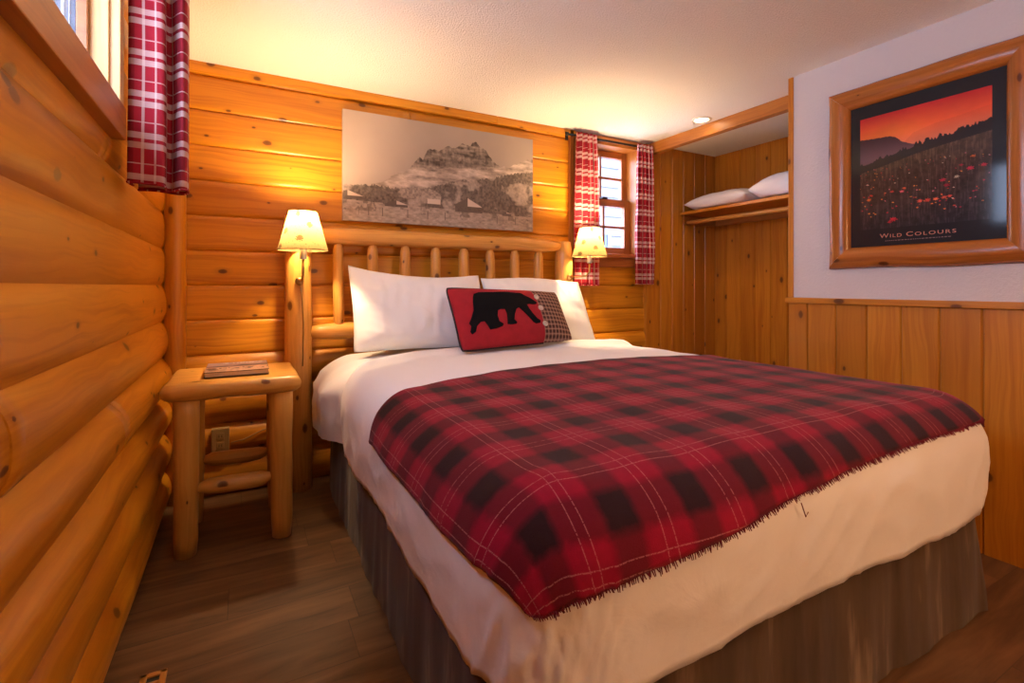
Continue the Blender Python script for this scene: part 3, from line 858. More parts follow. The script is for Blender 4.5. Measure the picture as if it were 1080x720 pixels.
# red plaid blanket across the foot half
def blanket():
    t = thing('throw_blanket', 'red and black plaid wool blanket spread across the foot of the bed', 'blanket', (1.3, 1.2, 0.7))
    na, nb = 190, 110
    a0, a1 = drape.x0 - 0.080, drape.x1 + 0.085
    def bhead(a): return 1.80 - 0.20 * max(0, 1 - (a - a0) / 0.75) ** 1.6 + 0.01 * math.sin(a * 5) - 0.05 * max(0, (a - 1.6) / 0.7)
    def bfoot(a): 
        x = max(0, a - a0); rnd = 0.05 * (1 - math.sqrt(max(0, 1 - max(0, 1 - x / 0.10) ** 2)))
        return drape.y0 - 0.003 - 0.094 * max(0, (2.2 - a) / 1.75) ** 2 + 0.005 * math.sin(a * 5.1 + 1) + rnd
    P = []; UV = []; edge = []
    def pt(a, b, off=0.017):
        p, nrm, d = drape.at(a, b, off, False, True)
        q = fold(p, nrm, d, 11.0, 0.013, 5.0)
        q += nrm * (0.006 * min(1, d / .05))
        return q, nrm
    for j in range(nb + 1):
        row = []; ur = []
        for i in range(na + 1):
            a = a0 + (a1 - a0) * i / na
            b = bfoot(a) + (bhead(a) - bfoot(a)) * j / nb
            q, nrm = pt(a, b)
            q.z += 0.003 * mnoise.noise(Vector((a * 9, b * 6, 4)))
            if a > drape.x1 + 0.01: q.x += (a - drape.x1) * 0.35; q.z += (a - drape.x1) * 0.25
            row.append(q); ur.append((a + 0.045, b - 0.05))
        P.append(row); UV.append(ur)
    mb = MB(); mb.quadgrid(P, UV)
    o = mb.build('blanket_cloth', M['blanket'], t, angle=80)
    so = o.modifiers.new('thick', 'SOLIDIFY'); so.thickness = 0.004; so.offset = 1
    # fringe along the foot edge
    fr = MB()
    for i in range(0, 420):
        a = a0 + (a1 - a0) * (i + random.uniform(-0.3, 0.3)) / 420
        b = bfoot(a)
        q, n_ = pt(a, b, 0.019); q2, _ = pt(a + random.uniform(-0.003, 0.003), b - random.uniform(0.006, 0.014), 0.020)
        if a > drape.x1 + 0.01:
            for z_ in (q, q2): z_.x += (a - drape.x1) * 0.35; z_.z += (a - drape.x1) * 0.25
        fr.tube([q + n_ * 0.002, q2 + n_ * 0.003], [0.0018, 0.0010], 4, 0, caps=False)
    tag(fr.build('fringe', M['fringe'], t), kind='stuff')
    lt = MB()
    q, n_ = pt(1.07, bfoot(1.07) - 0.02, 0.021); q2, _ = pt(1.075, bfoot(1.07) - 0.048, 0.02); q3, _ = pt(1.085, bfoot(1.07) - 0.040, 0.02)
    lt.tube([q, q2, q3], 0.0013, 5, 0); lt.build('loose_thread', M['fringe'], t)
    return rebase(t)
blanket()

# ------------------------------------------------------------------ pillows
def pillow_mb(w, h, T, seed, n=40, m=30, wr=0.010, flat=0.0, ear=0.034, peak=0.0):
    """pillow in local x (width) y (height) z (thickness)"""
    mb = MB()
    for side in (1, -1):
        P = []; UV = []
        for j in range(m + 1):
            v = -1 + 2 * j / m; row = []; ur = []
            for i in range(n + 1):
                u = -1 + 2 * i / n
                su = math.copysign(abs(u) ** 0.9, u); sv = math.copysign(abs(v) ** 0.9, v)
                # edges pull in between the corners
                rc = 1 - 0.012 * (abs(u) ** 9) * (abs(v) ** 9)
                x = rc * su * w / 2 * (1 - ear * (1 - v * v) * abs(u) ** 3)
                y = rc * sv * h / 2 * (1 - ear * (1 - u * u) * abs(v) ** 3)
                y += peak * max(0, -u) ** 3 * max(0, v) ** 3 - 0.012 * math.sin(3.2 * u + seed) * max(0, v) ** 2
                th = T / 2 * (max(0, 1 - abs(u) ** 2.6) ** 0.62) * (max(0, 1 - abs(v) ** 2.6) ** 0.62)
                z = side * th
                if flat: z = max(z, -flat)
                k = max(0, 1 - max(abs(u), abs(v)) ** 6)
                z += k * (wr * mnoise.noise(Vector((x * 8, y * 8, seed + side))) + wr * 0.5 * mnoise.noise(Vector((x * 22, y * 10, seed + side * 3))))
                # creases that run in from the short ends
                rr_ = max(0, 1 - abs(mnoise.noise(Vector((x * 3.0 + seed, y * 16 + x * 6.0, seed + 9)))) * 3.0) ** 2
                z += side * k * 0.008 * rr_ * max(0, abs(u) - 0.25)
                if flat: z = max(z, -flat)
                row.append((x, y, z)); ur.append((x, y))
            P.append(row); UV.append(ur)
        mb.quadgrid(P, UV, flip=(side < 0))
    return mb

def lean(base, yaw, tilt, roll=0):
    """local x along the headboard, y up the pillow, z out of its face, towards the foot"""
    return Matrix.Translation(base) @ Matrix.Rotation(R(yaw), 4, 'Z') @ Matrix.Rotation(R(tilt), 4, 'X') @ Matrix.Rotation(R(roll), 4, 'Z')

o = pillow_mb(0.79, 0.46, 0.19, 1.0, 60, 44, wr=0.014, peak=0.042).build('pillow', M['pillow'], angle=80)
o.matrix_world = lean((0.890, 2.705, 0.946), 0, 64, -1)
tag(o, 'white pillow leaning on the headboard at the nightstand side', 'pillow', 'white pillows on the bed')
o = pillow_mb(0.75, 0.45, 0.19, 5.0, 60, 44, wr=0.016, peak=0.012).build('pillow', M['pillow'], angle=80)
o.matrix_world = lean((1.670, 2.705, 0.935), 0, 62, -1)
tag(o, 'white pillow leaning behind the checked end of the bear cushion', 'pillow', 'white pillows on the bed')

# bear cushion
CW, CH, CT = 0.74, 0.36, 0.16
cu = thing('accent_cushion', 'red cushion with black bear and brown checked end, between the white pillows', 'cushion')
SPLIT = 0.40    # u at which the checked fabric starts
def cz(u, v): return CT / 2 * (max(0, 1 - abs(u) ** 2.6) ** 0.62) * (max(0, 1 - abs(v) ** 2.6) ** 0.62)
def cxy(u, v):
    return (u * CW / 2 * (1 - 0.018 * (1 - v * v) * abs(u) ** 3 - 0.03 * abs(u * v) ** 9), v * CH / 2 * (1 - 0.018 * (1 - u * u) * abs(v) ** 3 - 0.03 * abs(u * v) ** 9) * (1 - 0.07 * u))
def cushion_part(u0, u1, mat, name):
    mb = MB(); n, m = 40, 30
    for side in (1, -1):
        P = []; UV = []
        for j in range(m + 1):
            v = -1 + 2 * j / m; row = []; ur = []
            for i in range(n + 1):
                u = u0 + (u1 - u0) * i / n
                x, y = cxy(u, v); z = side * cz(u, v)
                k = max(0, 1 - max(abs(u), abs(v)) ** 6)
                z += k * 0.004 * mnoise.noise(Vector((x * 10, y * 10, side)))
                row.append((x, y, z)); ur.append((x, y))
            P.append(row); UV.append(ur)
        mb.quadgrid(P, UV, flip=(side < 0))
    return mb.build(name, mat, cu, angle=80)
cushion_part(-1, SPLIT, M['cushion_red'], 'cushion_cover')
cushion_part(SPLIT, 1, M['check'], 'checked_end')
def csurf(x, y, off):
    u, v = max(-1, min(1, x / (CW / 2))), max(-1, min(1, y / (CH / 2)))
    k = max(0, 1 - max(abs(u), abs(v)) ** 6)
    return Vector((x, y, cz(u, v) + k * 0.004 * mnoise.noise(Vector((x * 10, y * 10, 1))) + off))
# bear outline in px of the photo's cushion crop, mapped to the cushion
BEAR = [(283, 155), (310, 146), (345, 148), (385, 152), (430, 150), (470, 153), (510, 161), (532, 163), (545, 168), (556, 180), (585, 198), (607, 215), (622, 228), (618, 238), (600, 240), (575, 236), (560, 238),
        (570, 262), (590, 292), (612, 318), (632, 330), (630, 342), (605, 344), (588, 335), (560, 302), (535, 275), (512, 252), (496, 258), (484, 285), (478, 312), (494, 326), (490, 334), (460, 334), (441, 330), (440, 305), (438, 275), (432, 255), (410, 252),
        (394, 258), (390, 285), (398, 312), (420, 326), (416, 336), (385, 342), (352, 342), (340, 322), (325, 300), (306, 300), (288, 315), (284, 338), (268, 346), (258, 334), (262, 310), (252, 296), (262, 275), (274, 240), (272, 200), (276, 172)]
def bearmap(p):
    # affine from crop to cushion plane
    tl, tr, bl = (140, 110), (765, 143), (215, 460)
    ex = (tr[0] - tl[0], tr[1] - tl[1]); ey = (bl[0] - tl[0], bl[1] - tl[1])
    det = ex[0] * ey[1] - ex[1] * ey[0]
    qx, qy = p[0] - tl[0], p[1] - tl[1]
    s_ = (qx * ey[1] - qy * ey[0]) / det; r_ = (ex[0] * qy - ex[1] * qx) / det
    return (-CW / 2 - 0.022 + s_ * CW * 0.97, (CH / 2 - 0.018 - r_ * CH * 1.14) * (1 - 0.07 * (2 * s_ - 1)))
def bear():
    pts = [bearmap(p) for p in BEAR]
    bm = bmesh.new()
    # dense fill: rasterise the outline on a fine lattice so that the felt follows the bulge
    me_ = 0.0026
    xs = [p[0] for p in pts]; ys = [p[1] for p in pts]
    vs = [bm.verts.new((x, y, 0)) for x, y in pts]
    f = bm.faces.new(vs)
    for x in np.arange(min(xs), max(xs), 0.012):
        g = bm.verts[:] + bm.edges[:] + bm.faces[:]
        bmesh.ops.bisect_plane(bm, geom=g, plane_co=(x, 0, 0), plane_no=(1, 0, 0))
    for y in np.arange(min(ys), max(ys), 0.012):
        g = bm.verts[:] + bm.edges[:] + bm.faces[:]
        bmesh.ops.bisect_plane(bm, geom=g, plane_co=(0, y, 0), plane_no=(0, 1, 0))
    for v in bm.verts: v.co = csurf(v.co.x, v.co.y, 0.0025)
    bm.normal_update()
    me = bpy.data.meshes.new('bear_applique'); bm.to_mesh(me); bm.free()
    me.materials.append(M['bear'])
    o = bpy.data.objects.new('bear_applique', me); COL.objects.link(o); o.parent = cu
    if me.polygons[0].normal.z < 0: me.flip_normals()
    so = o.modifiers.new('thick', 'SOLIDIFY'); so.thickness = 0.002; so.offset = 0
    o['label'] = 'black felt walking bear'
bear()
mb = MB(); loop = []
for (a, b) in [(-1, -1), (SPLIT, -1)], [(SPLIT, 1), (-1, 1)], [(-1, 1), (-1, -1)]:
    for i in range(24):
        f = i / 24
        x, y = cxy(a[0] + (b[0] - a[0]) * f, a[1] + (b[1] - a[1]) * f); loop.append((x, y, 0))
l1 = [(*cxy(-1 + (SPLIT + 1) * i / 30, -1), 0) for i in range(31)]; l2 = [(*cxy(-1 + (SPLIT + 1) * i / 30, 1), 0) for i in range(31)]; l3 = [(*cxy(-1, -1 + 2 * i / 30), 0) for i in range(31)]
mb.tube(l1[::-1] + l3[1:-1] + l2, 0.005, 8, 0); mb.build('piping', M['piping'], cu)
for yy in (0.088, 0.012, -0.085):
    x = SPLIT * CW / 2 + 0.004
    c = csurf(x, yy, 0.004)
    mb = MB()
    ring = [(c.x + 0.0135 * math.cos(q * math.pi / 10), c.y + 0.0135 * math.sin(q * math.pi / 10), c.z + 0.002) for q in range(21)]
    mb.tube(ring, 0.0034, 8, 0, caps=False)
    mb.tube([(c.x, c.y, c.z - 0.002), (c.x, c.y, c.z + 0.001)], 0.010, 16, 0)
    mb.build('button', M['button'], cu)
cu.matrix_world = lean((1.335, 2.452, 0.912), 3.5, 58, -0.5)

# ------------------------------------------------------------------ nightstand
NX0, NX1, NY0, NY1, NZ = -0.285, 0.215, 2.30, 2.775, 0.70
ns = thing('nightstand', 'rustic peeled-log nightstand with slab top in the left corner', 'nightstand', (-0.035, 2.53, 0))
mb = MB()
P = []; UV = []
# slab with rounded bark edge
def slab_outline(k):
    pts = []
    n = 12
    for (a, b) in (((NX0, NY0), (NX1, NY0)), ((NX1, NY0), (NX1, NY1)), ((NX1, NY1), (NX0, NY1)), ((NX0, NY1), (NX0, NY0))):
        for i in range(n):
            f = i / n
            pts.append((a[0] + (b[0] - a[0]) * f, a[1] + (b[1] - a[1]) * f))
    return pts
base = slab_outline(0)
cx, cy = (NX0 + NX1) / 2, (NY0 + NY1) / 2
lev = [(NZ - 0.070, 0.030), (NZ - 0.060, 0.014), (NZ - 0.045, 0.002), (NZ - 0.022, 0.0), (NZ - 0.008, 0.006), (NZ, 0.018)]
for (z, ins) in lev:
    row = []
    for (x, y) in base:
        sx = (abs(x - cx) - ins) / max(1e-6, abs(x - cx)) if abs(x - cx) > 0.1 else 1
        sy = (abs(y - cy) - ins) / max(1e-6, abs(y - cy)) if abs(y - cy) > 0.1 else 1
        wv = 0.004 * mnoise.noise(Vector((x * 12, y * 12, 2)))
        row.append((cx + (x - cx) * sx + wv, cy + (y - cy) * sy + wv, z + (0.004 * mnoise.noise(Vector((x * 9, y * 9, 5))) if z < NZ - 0.05 else 0)))
    P.append(row); UV.append([(7 + 0.041 * j, 3 + z * 1.0) for j in range(len(row) + 1)])
mb.quadgrid(P, UV, 0.1, True)
mb.poly(P[-1], [(11 + p[0], 4 + p[1]) for p in P[-1]], 0.05); mb.poly(P[0][::-1], [(11 + p[0], 4 + p[1]) for p in P[0][::-1]], 0.3)
mb.build('tabletop', M['stand'], ns, angle=50)
lx0, lx1, ly0, ly1 = -0.205, 0.140, 2.378, 2.700
for (x, y) in ((lx0, ly0), (lx1, ly0), (lx0, ly1), (lx1, ly1)):
    mb = MB(); rr = [0.038, 0.043] + [0.044, 0.043, 0.045, 0.044, 0.045, 0.046, 0.047, 0.046]
    mb.tube(logpath((x + (0.004 if x > 0 else -0.004), y, 0.0), (x, y, NZ - 0.062), 10, 0.004), rr, 18, None, 0.06); mb.build('leg', M['stand'], ns)
for y, z in ((ly0, 0.262), (ly1, 0.275)):
    mb = MB(); n = 9
    rr = [0.016, 0.022, 0.030, 0.033, 0.033, 0.033, 0.030, 0.022, 0.016]
    xs = [lx0 + 0.03, lx0 + 0.055, lx0 + 0.075, lx0 + 0.12, 0, lx1 - 0.12, lx1 - 0.075, lx1 - 0.055, lx1 - 0.03]
    mb.tube([(x, y, z + 0.003 * math.sin(i)) for i, x in enumerate(xs)], rr, 14, None, 0.05); mb.build('stretcher', M['stand'], ns)
for x in (lx0, lx1):
    mb = MB(); ys = [ly0 + 0.03, ly0 + 0.055, ly0 + 0.08, (ly0 + ly1) / 2, ly1 - 0.08, ly1 - 0.055, ly1 - 0.03]
    mb.tube([(x, y, 0.36) for y in ys], [0.015, 0.02, 0.026, 0.028, 0.026, 0.02, 0.015], 14, None, 0.05); mb.build('stretcher', M['stand'], ns)
rebase(ns)

# ------------------------------------------------------------------ printed pictures (vertex colours on fine grids)
def vnoise(h, w, fy, fx, seed):
    r = np.random.default_rng(seed)
    g = r.random((int(fy) + 2, int(fx) + 2))
    y = np.linspace(0, int(fy), h); x = np.linspace(0, int(fx), w)
    yi = np.minimum(y.astype(int), int(fy)); xi = np.minimum(x.astype(int), int(fx))
    ty = y - yi; tx = x - xi
    ty = (ty * ty * (3 - 2 * ty))[:, None]; tx = (tx * tx * (3 - 2 * tx))[None, :]
    a = g[yi][:, xi]; b = g[yi][:, xi + 1]; c = g[yi + 1][:, xi]; d = g[yi + 1][:, xi + 1]
    return (a * (1 - tx) + b * tx) * (1 - ty) + (c * (1 - tx) + d * tx) * ty
def fbm(h, w, fy, fx, seed, oct=4):
    out = np.zeros((h, w)); amp = 0.5; tot = 0
    for o_ in range(oct):
        out += amp * vnoise(h, w, fy * 2 ** o_, fx * 2 ** o_, seed + o_); tot += amp; amp *= 0.55
    return out / tot
def lin(c):
    c = np.asarray(c, float) / 255.0
    return np.where(c <= 0.04045, c / 12.92, ((c + 0.055) / 1.055) ** 2.4)
def picture_grid(name, img, origin, ex, ey, mat, parent):
    """img[row from top][col] linear rgb; origin = top left corner, ex right, ey down"""
    h, w = img.shape[:2]
    origin, ex, ey = np.array(origin), np.array(ex), np.array(ey)
    s_ = np.linspace(0, 1, w); r_ = np.linspace(0, 1, h)
    co = origin[None, None] + s_[None, :, None] * ex + r_[:, None, None] * ey
    idx = np.arange(h * w).reshape(h, w)
    q = np.stack([idx[:-1, :-1], idx[1:, :-1], idx[1:, 1:], idx[:-1, 1:]], -1).reshape(-1, 4)
    me = bpy.data.meshes.new(name)
    me.vertices.add(h * w); me.vertices.foreach_set('co', co.astype(np.float32).ravel())
    me.loops.add(q.size); me.loops.foreach_set('vertex_index', q.astype(np.int32).ravel())
    me.polygons.add(len(q)); me.polygons.foreach_set('loop_start', np.arange(0, q.size, 4, dtype=np.int32))
    me.update(calc_edges=True)
    ca = me.color_attributes.new('Col', 'FLOAT_COLOR', 'POINT')
    rgba = np.ones((h * w, 4), np.float32); rgba[:, :3] = img.reshape(-1, 3)
    ca.data.foreach_set('color', rgba.ravel())
    me.materials.append(mat); me.validate()
    o = bpy.data.objects.new(name, me); COL.objects.link(o)
    if parent: o.parent = parent
    return o

def mountain_image(h=250, w=500):
    V, U = np.mgrid[0:h, 0:w]; u = U / (w - 1); v = V / (h - 1)
    rng = np.random.default_rng(3)
    g = 0.50 + 0.10 * (1 - v) * 0 + 0.10 * (fbm(h, w, 3, 5, 1) - 0.5) + 0.16 * np.exp(-((u - 0.0) ** 2) / 0.08)
    # mountain
    prof_pts = [(0, .70), (.08, .69), (.17, .625), (.25, .53), (.31, .465), (.335, .40), (.36, .353), (.375, .37), (.385, .33), (.40, .27), (.42, .255), (.46, .26), (.49, .22), (.50, .20), (.53, .215), (.555, .20), (.585, .155), (.605, .17), (.63, .165), (.64, .125), (.66, .115), (.675, .15), (.69, .175), (.715, .19), (.735, .25), (.765, .305), (.80, .34), (.855, .325), (.90, .29), (.95, .235), (1.0, .20)]
    xs = np.array([p[0] for p in prof_pts]); ys = np.array([p[1] for p in prof_pts])
    ridge = np.interp(u[0], xs, ys) + 0.016 * (vnoise(1, w, 1, 90, 7)[0] - 0.5)
    mtn = v > ridge[None, :]
    dep = v - ridge[None, :]
    rock = fbm(h, w, 34, 60, 11, 4); strat = fbm(h, w, 40, 8, 21, 3)
    base_ = np.interp(u, [.2, .31, .45, .6, .78], [.52, .47, .44, .42, .37]); cliffzone = np.clip((base_ - v) / 0.06 + 0.15 * (rock - .5) * 8, 0, 1) * ((u > 0.27) & (u < 0.80))
    vert = fbm(h, w, 10, 90, 25, 3); gm = 0.46 - 0.26 * cliffzone * (0.30 + 1.0 * rock) + 0.38 * (strat - 0.5) + 0.22 * (vert - 0.5) + 0.80 * (rock - 0.5)
    snow = fbm(h, w, 26, 14, 31, 4)
    gm = np.where(cliffzone < 0.25, 0.50 + 1.0 * (snow - 0.47) + 0.3 * (rock - 0.5), gm)
    g = np.where(mtn, gm, g)
    # dark forest band rising to the right
    fl = 0.67 - 0.30 * np.clip((u - 0.38) / 0.62, 0, 1) ** 0.8 + 0.03 * (vnoise(1, w, 1, 14, 41)[0] - 0.5)[None, :] + 0.05 * np.clip(0.3 - u, 0, 1)
    spikes = 0.028 * vnoise(1, w, 1, 170, 45)[0][None, :]
    forest = v > fl - spikes
    fn_ = fbm(h, w, 50, 110, 51, 3); patch = fbm(h, w, 9, 16, 61, 3)
    gf = 0.21 + 0.32 * (fn_ - 0.5) + np.where(patch > 0.55, 0.30, 0.0) * np.clip((patch - 0.5) * 6, 0, 1)
    g = np.where(forest, gf, g)
    # snowy lower knoll
    kn = ((u - 0.36) / 0.11) ** 2 + ((v - 0.72) / 0.085) ** 2
    g = np.where((kn < 1) & (v < 0.75), 0.42 + 0.55 * (fn_ - 0.5), g)
    # meadow
    md = v > 0.81 + 0.04 * u + 0.01 * (vnoise(1, w, 1, 9, 71)[0] - 0.5)[None, :]
    fg = fbm(h, w, 60, 60, 81, 3)
    g = np.where(md, 0.44 + 0.45 * (fg - 0.5) + 0.12 * (v - 0.8) + 0.10 * (1 - u), g)
    brush = md & (v < 0.90) & (fbm(h, w, 14, 30, 91, 3) > 0.54)
    g = np.where(brush, g * 0.62, g)
    # sheds: dark walls, snowy roofs
    def shed(x0, x1, z0, z1, roof, apex):
        nonlocal g
        wall = (u > x0) & (u < x1) & (v > z0) & (v < z1)
        g = np.where(wall, 0.17 + 0.10 * (fn_ - 0.5), g)
        t_ = np.clip((u - x0) / (x1 - x0), 0, 1)
        top = z0 - roof * (1 - np.abs(t_ - apex) / max(apex, 1 - apex))
        rf = (u > x0 - 0.006) & (u < x1 + 0.012) & (v > top) & (v <= z0)
        g = np.where(rf & (t_ > apex), 0.78, np.where(rf, 0.18, g))
    shed(0.01, 0.095, 0.775, 0.80, 0.05, 0.12); shed(0.19, 0.30, 0.82, 0.845, 0.035, 0.5)
    shed(0.40, 0.46, 0.785, 0.82, 0.0, 0.1); g = np.where((u > .397) & (u < .465) & (v > .74) & (v < .788), 0.80, g)
    shed(0.545, 0.695, 0.785, 0.845, 0.085, 0.45)
    shed(0.81, 0.865, 0.825, 0.855, 0.012, 0.5)
    for px in (0.07, 0.115, 0.18, 0.40, 0.78, 0.89, 0.49, 0.30):
        g = np.where((np.abs(u - px) < 0.0018) & (v > 0.86) & (v < 0.94), 0.22, g)
    g = np.clip(g, 0.08, 0.95)
    g = g ** 1.15
    return np.stack([g * 0.74 + 0.030, g * 0.58 + 0.020, g * 0.46 + 0.016], -1)

CX0, CX1, CZ0, CZ1 = 0.497, 1.770, 1.467, 2.108
pc = thing('canvas_picture', 'wide sepia mountain photograph on canvas above the headboard', 'picture', ((CX0 + CX1) / 2, BACK - 0.03, CZ0))
CY = 2.955
mb = MB(); mb.box((CX0, CY + 0.0006, CZ0), (CX1, BACK - 0.017, CZ1), 0.002, 0); mb.build('stretcher_frame', M['canvas_edge'], pc)
picture_grid('print', mountain_image(), (CX0, CY, CZ1), (CX1 - CX0, 0, 0), (0, 0, CZ0 - CZ1), M['canvas_print'], pc)
rebase(pc)

# framed poster
PY0, PY1, PZ0, PZ1 = 0.675, 1.443, 1.175, 2.055       # outer frame on the right wall
FWD = 0.100
fp = thing('poster_picture', 'framed sunset wildflower poster reading WILD COLOURS on the white wall', 'picture', (RIGHT, 1.06, PZ0))
def log_frame_side(p0, p1, inn):
    """p0,p1: outer corners (y,z); inn: inward unit (y,z)"""
    mb = MB(); p0, p1 = Vector(p0), Vector(p1); L = (p1 - p0).length; d = (p1 - p0) / L; inn = Vector(inn)
    n, m = 18, 12; ti = random.random() * 0.6; ou, ov = random.random() * 50, random.random() * 50; ph = random.random() * 40
    P = []; UV = []
    for i in range(n + 1):
        row = []; ur = []
        for j in range(m + 1):
            a = FWD * j / m
            s0, s1 = a, L - a
            t_ = s0 + (s1 - s0) * i / n
            sj = 2 * j / m - 1
            h = 0.012 + 0.034 * math.sqrt(max(0, 1 - sj * sj * 0.96))
            edge = 0.006 * mnoise.noise(Vector((t_ * 5, ph, 0))) * (1 - j / m)
            q = p0 + d * t_ + inn * (a + edge)
            row.append((RIGHT - h - 0.002 * mnoise.noise(Vector((t_ * 7, a * 30, ph))), q.x, q.y)); ur.append((ou + t_, ov + a * 1.3))
        q0, q1 = row[0], row[-1]
        row = [(RIGHT - 0.001, q0[1], q0[2])] + row + [(RIGHT - 0.001, q1[1], q1[2])]; ur = [ur[0]] + ur + [ur[-1]]
        P.append(row); UV.append(ur)
    mb.quadgrid(P, UV, ti, flip=True)
    o = mb.build('frame_log', M['frame'], fp)
    bm = bmesh.new(); bm.from_mesh(o.data); bmesh.ops.recalc_face_normals(bm, faces=bm.faces); bm.to_mesh(o.data); bm.free()
cs = [(PY1, PZ1), (PY0, PZ1), (PY0, PZ0), (PY1, PZ0)]
log_frame_side(cs[0], cs[1], (0, -1)); log_frame_side(cs[1], cs[2], (1, 0)); log_frame_side(cs[2], cs[3], (0, 1)); log_frame_side(cs[3], cs[0], (-1, 0))

def meadow_image(h=340, w=280):
    """poster: black mount with the picture inside"""
    img = np.zeros((h, w, 3)); img[:] = (0.006, 0.007, 0.011)
    V, U = np.mgrid[0:h, 0:w]
    mL, mR, mT, mB = 0.090, 0.905, 0.105, 0.865
    u = (U / (w - 1) - mL) / (mR - mL); v = (V / (h - 1) - mT) / (mB - mT)
    ins = (u >= 0) & (u <= 1) & (v >= 0) & (v <= 1)
    c = np.zeros((h, w, 3))
    t_ = np.clip(v / 0.30, 0, 1)
    top, mid, bot = lin((196, 34, 40)), lin((240, 96, 52)), lin((236, 130, 92))
    tt = t_[..., None]
    sky = np.where(tt < 0.55, top + (mid - top) * (tt / 0.55), mid + (bot - mid) * ((tt - 0.55) / 0.45))
    glow = np.exp(-((u - 0.22) / 0.30) ** 2 - ((t_ - 0.62) / 0.28) ** 2)[..., None]
    sky = sky * (1 - 0.5 * glow) + lin((252, 140, 44)) * 0.5 * glow
    cl = fbm(h, w, 9, 4, 101, 4)
    sky *= (0.80 + 0.40 * cl)[..., None]
    c[:] = sky
    far = v > np.interp(u, [0, .35, .45, .6, .8, 1], [.30, .31, .22, .185, .165, .14])
    c = np.where(far[..., None], c * 0.86 + lin((150, 50, 50)) * 0.10, c)
    mesa = v > np.interp(u, [0, .1, .26, .31, .36, .45, .55, .62], [.185, .195, .205, .225, .275, .315, .34, .42])
    c = np.where(mesa[..., None], lin((64, 32, 40)) + (lin((104, 70, 84)) - lin((64, 32, 40))) * np.clip((v - .22) / .16, 0, 1)[..., None], c)
    tl = np.interp(u, [0, .15, .3, .45, .6, .75, .9, 1], [.44, .42, .385, .36, .335, .315, .29, .255])
    nrow = vnoise(1, w, 1, 105, 111)[0]; nrow2 = vnoise(1, w, 1, 23, 112)[0]
    trees = v > tl - 0.060 * nrow[None, :] * nrow2[None, :] - 0.015
    c = np.where(trees[..., None], lin((26, 14, 20)), c)
    hill = v > np.interp(u, [0, .15, .35, .5, .7, 1], [.49, .465, .425, .395, .37, .335])
    gn = fbm(h, w, 45, 40, 121, 4)
    mcol = lin((78, 56, 40)) * (1 - np.clip((v - .35) / .65, 0, 1))[..., None] + lin((36, 34, 42)) * np.clip((v - .35) / .65, 0, 1)[..., None]
    c = np.where(hill[..., None], mcol * (0.20 + 1.3 * gn)[..., None] * 0.9, c)
    stems = (fbm(h, w, 14, 130, 131, 2) > 0.60) & hill
    c = np.where(stems[..., None], c * 1.6 + 0.006, c)
    r = np.random.default_rng(12)
    cols = [(214, 74, 52), (226, 120, 52), (192, 40, 72), (216, 120, 140), (210, 190, 170), (236, 150, 60), (170, 30, 60)]
    fl = []
    for k in range(120):
        vv = 0.47 + 0.42 * r.random() ** 1.5; uu = r.random()
        fl.append((uu, vv, 0.004 + 0.013 * (vv - 0.44), cols[r.integers(len(cols))]))
    for (uu, vv, ss, cc) in [(.08, .735, .022, (232, 120, 40)), (.10, .70, .016, (200, 50, 44)), (.28, .69, .018, (210, 62, 50)), (.22, .695, .012, (230, 110, 60)), (.36, .70, .020, (214, 96, 110)), (.38, .675, .018, (222, 96, 52)),
                             (.67, .655, .026, (180, 40, 70)), (.70, .70, .026, (150, 24, 52)), (.77, .645, .020, (196, 186, 160)), (.86, .595, .028, (196, 36, 66)), (.95, .585, .024, (196, 44, 62)), (.88, .505, .018, (226, 110, 46)), (.80, .56, .016, (170, 30, 60)),
                             (.50, .80, .024, (226, 90, 66)), (.56, .80, .026, (220, 74, 62)), (.62, .80, .022, (230, 110, 66)), (.68, .795, .022, (226, 94, 72)), (.72, .79, .018, (214, 80, 60)), (.29, .93, .034, (206, 40, 56)), (.26, .95, .020, (180, 30, 50)), (.07, .60, .014, (206, 170, 160))]:
        fl.append((uu, vv, ss, cc))
    asp = 1.27
    for (uu, vv, ss, cc) in fl:
        d = np.hypot(u - uu, (v - vv) * asp * 1.4)
        an = np.arctan2((v - vv) * asp, u - uu)
        m = d < ss * (0.75 + 0.3 * np.cos(an * 7 + uu * 40))
        c = np.where(m[..., None], lin(cc) * 0.95 * (0.6 + 0.8 * gn)[..., None], c)
    return np.where(ins[..., None], c * 0.95, img)
IY0, IY1, IZ0, IZ1 = PY0 + FWD - 0.012, PY1 - FWD + 0.012, PZ0 + FWD - 0.012, PZ1 - FWD + 0.012
mb = MB(); mb.box((RIGHT - 0.012, IY0, IZ0), (RIGHT - 0.001, IY1, IZ1), 0, 0); mb.build('backing_board', M['slot'], fp)
PXF = RIGHT - 0.0135
picture_grid('poster_print', meadow_image(), (PXF, IY1, IZ1), (0, IY0 - IY1, 0), (0, 0, IZ0 - IZ1), M['poster'], fp)
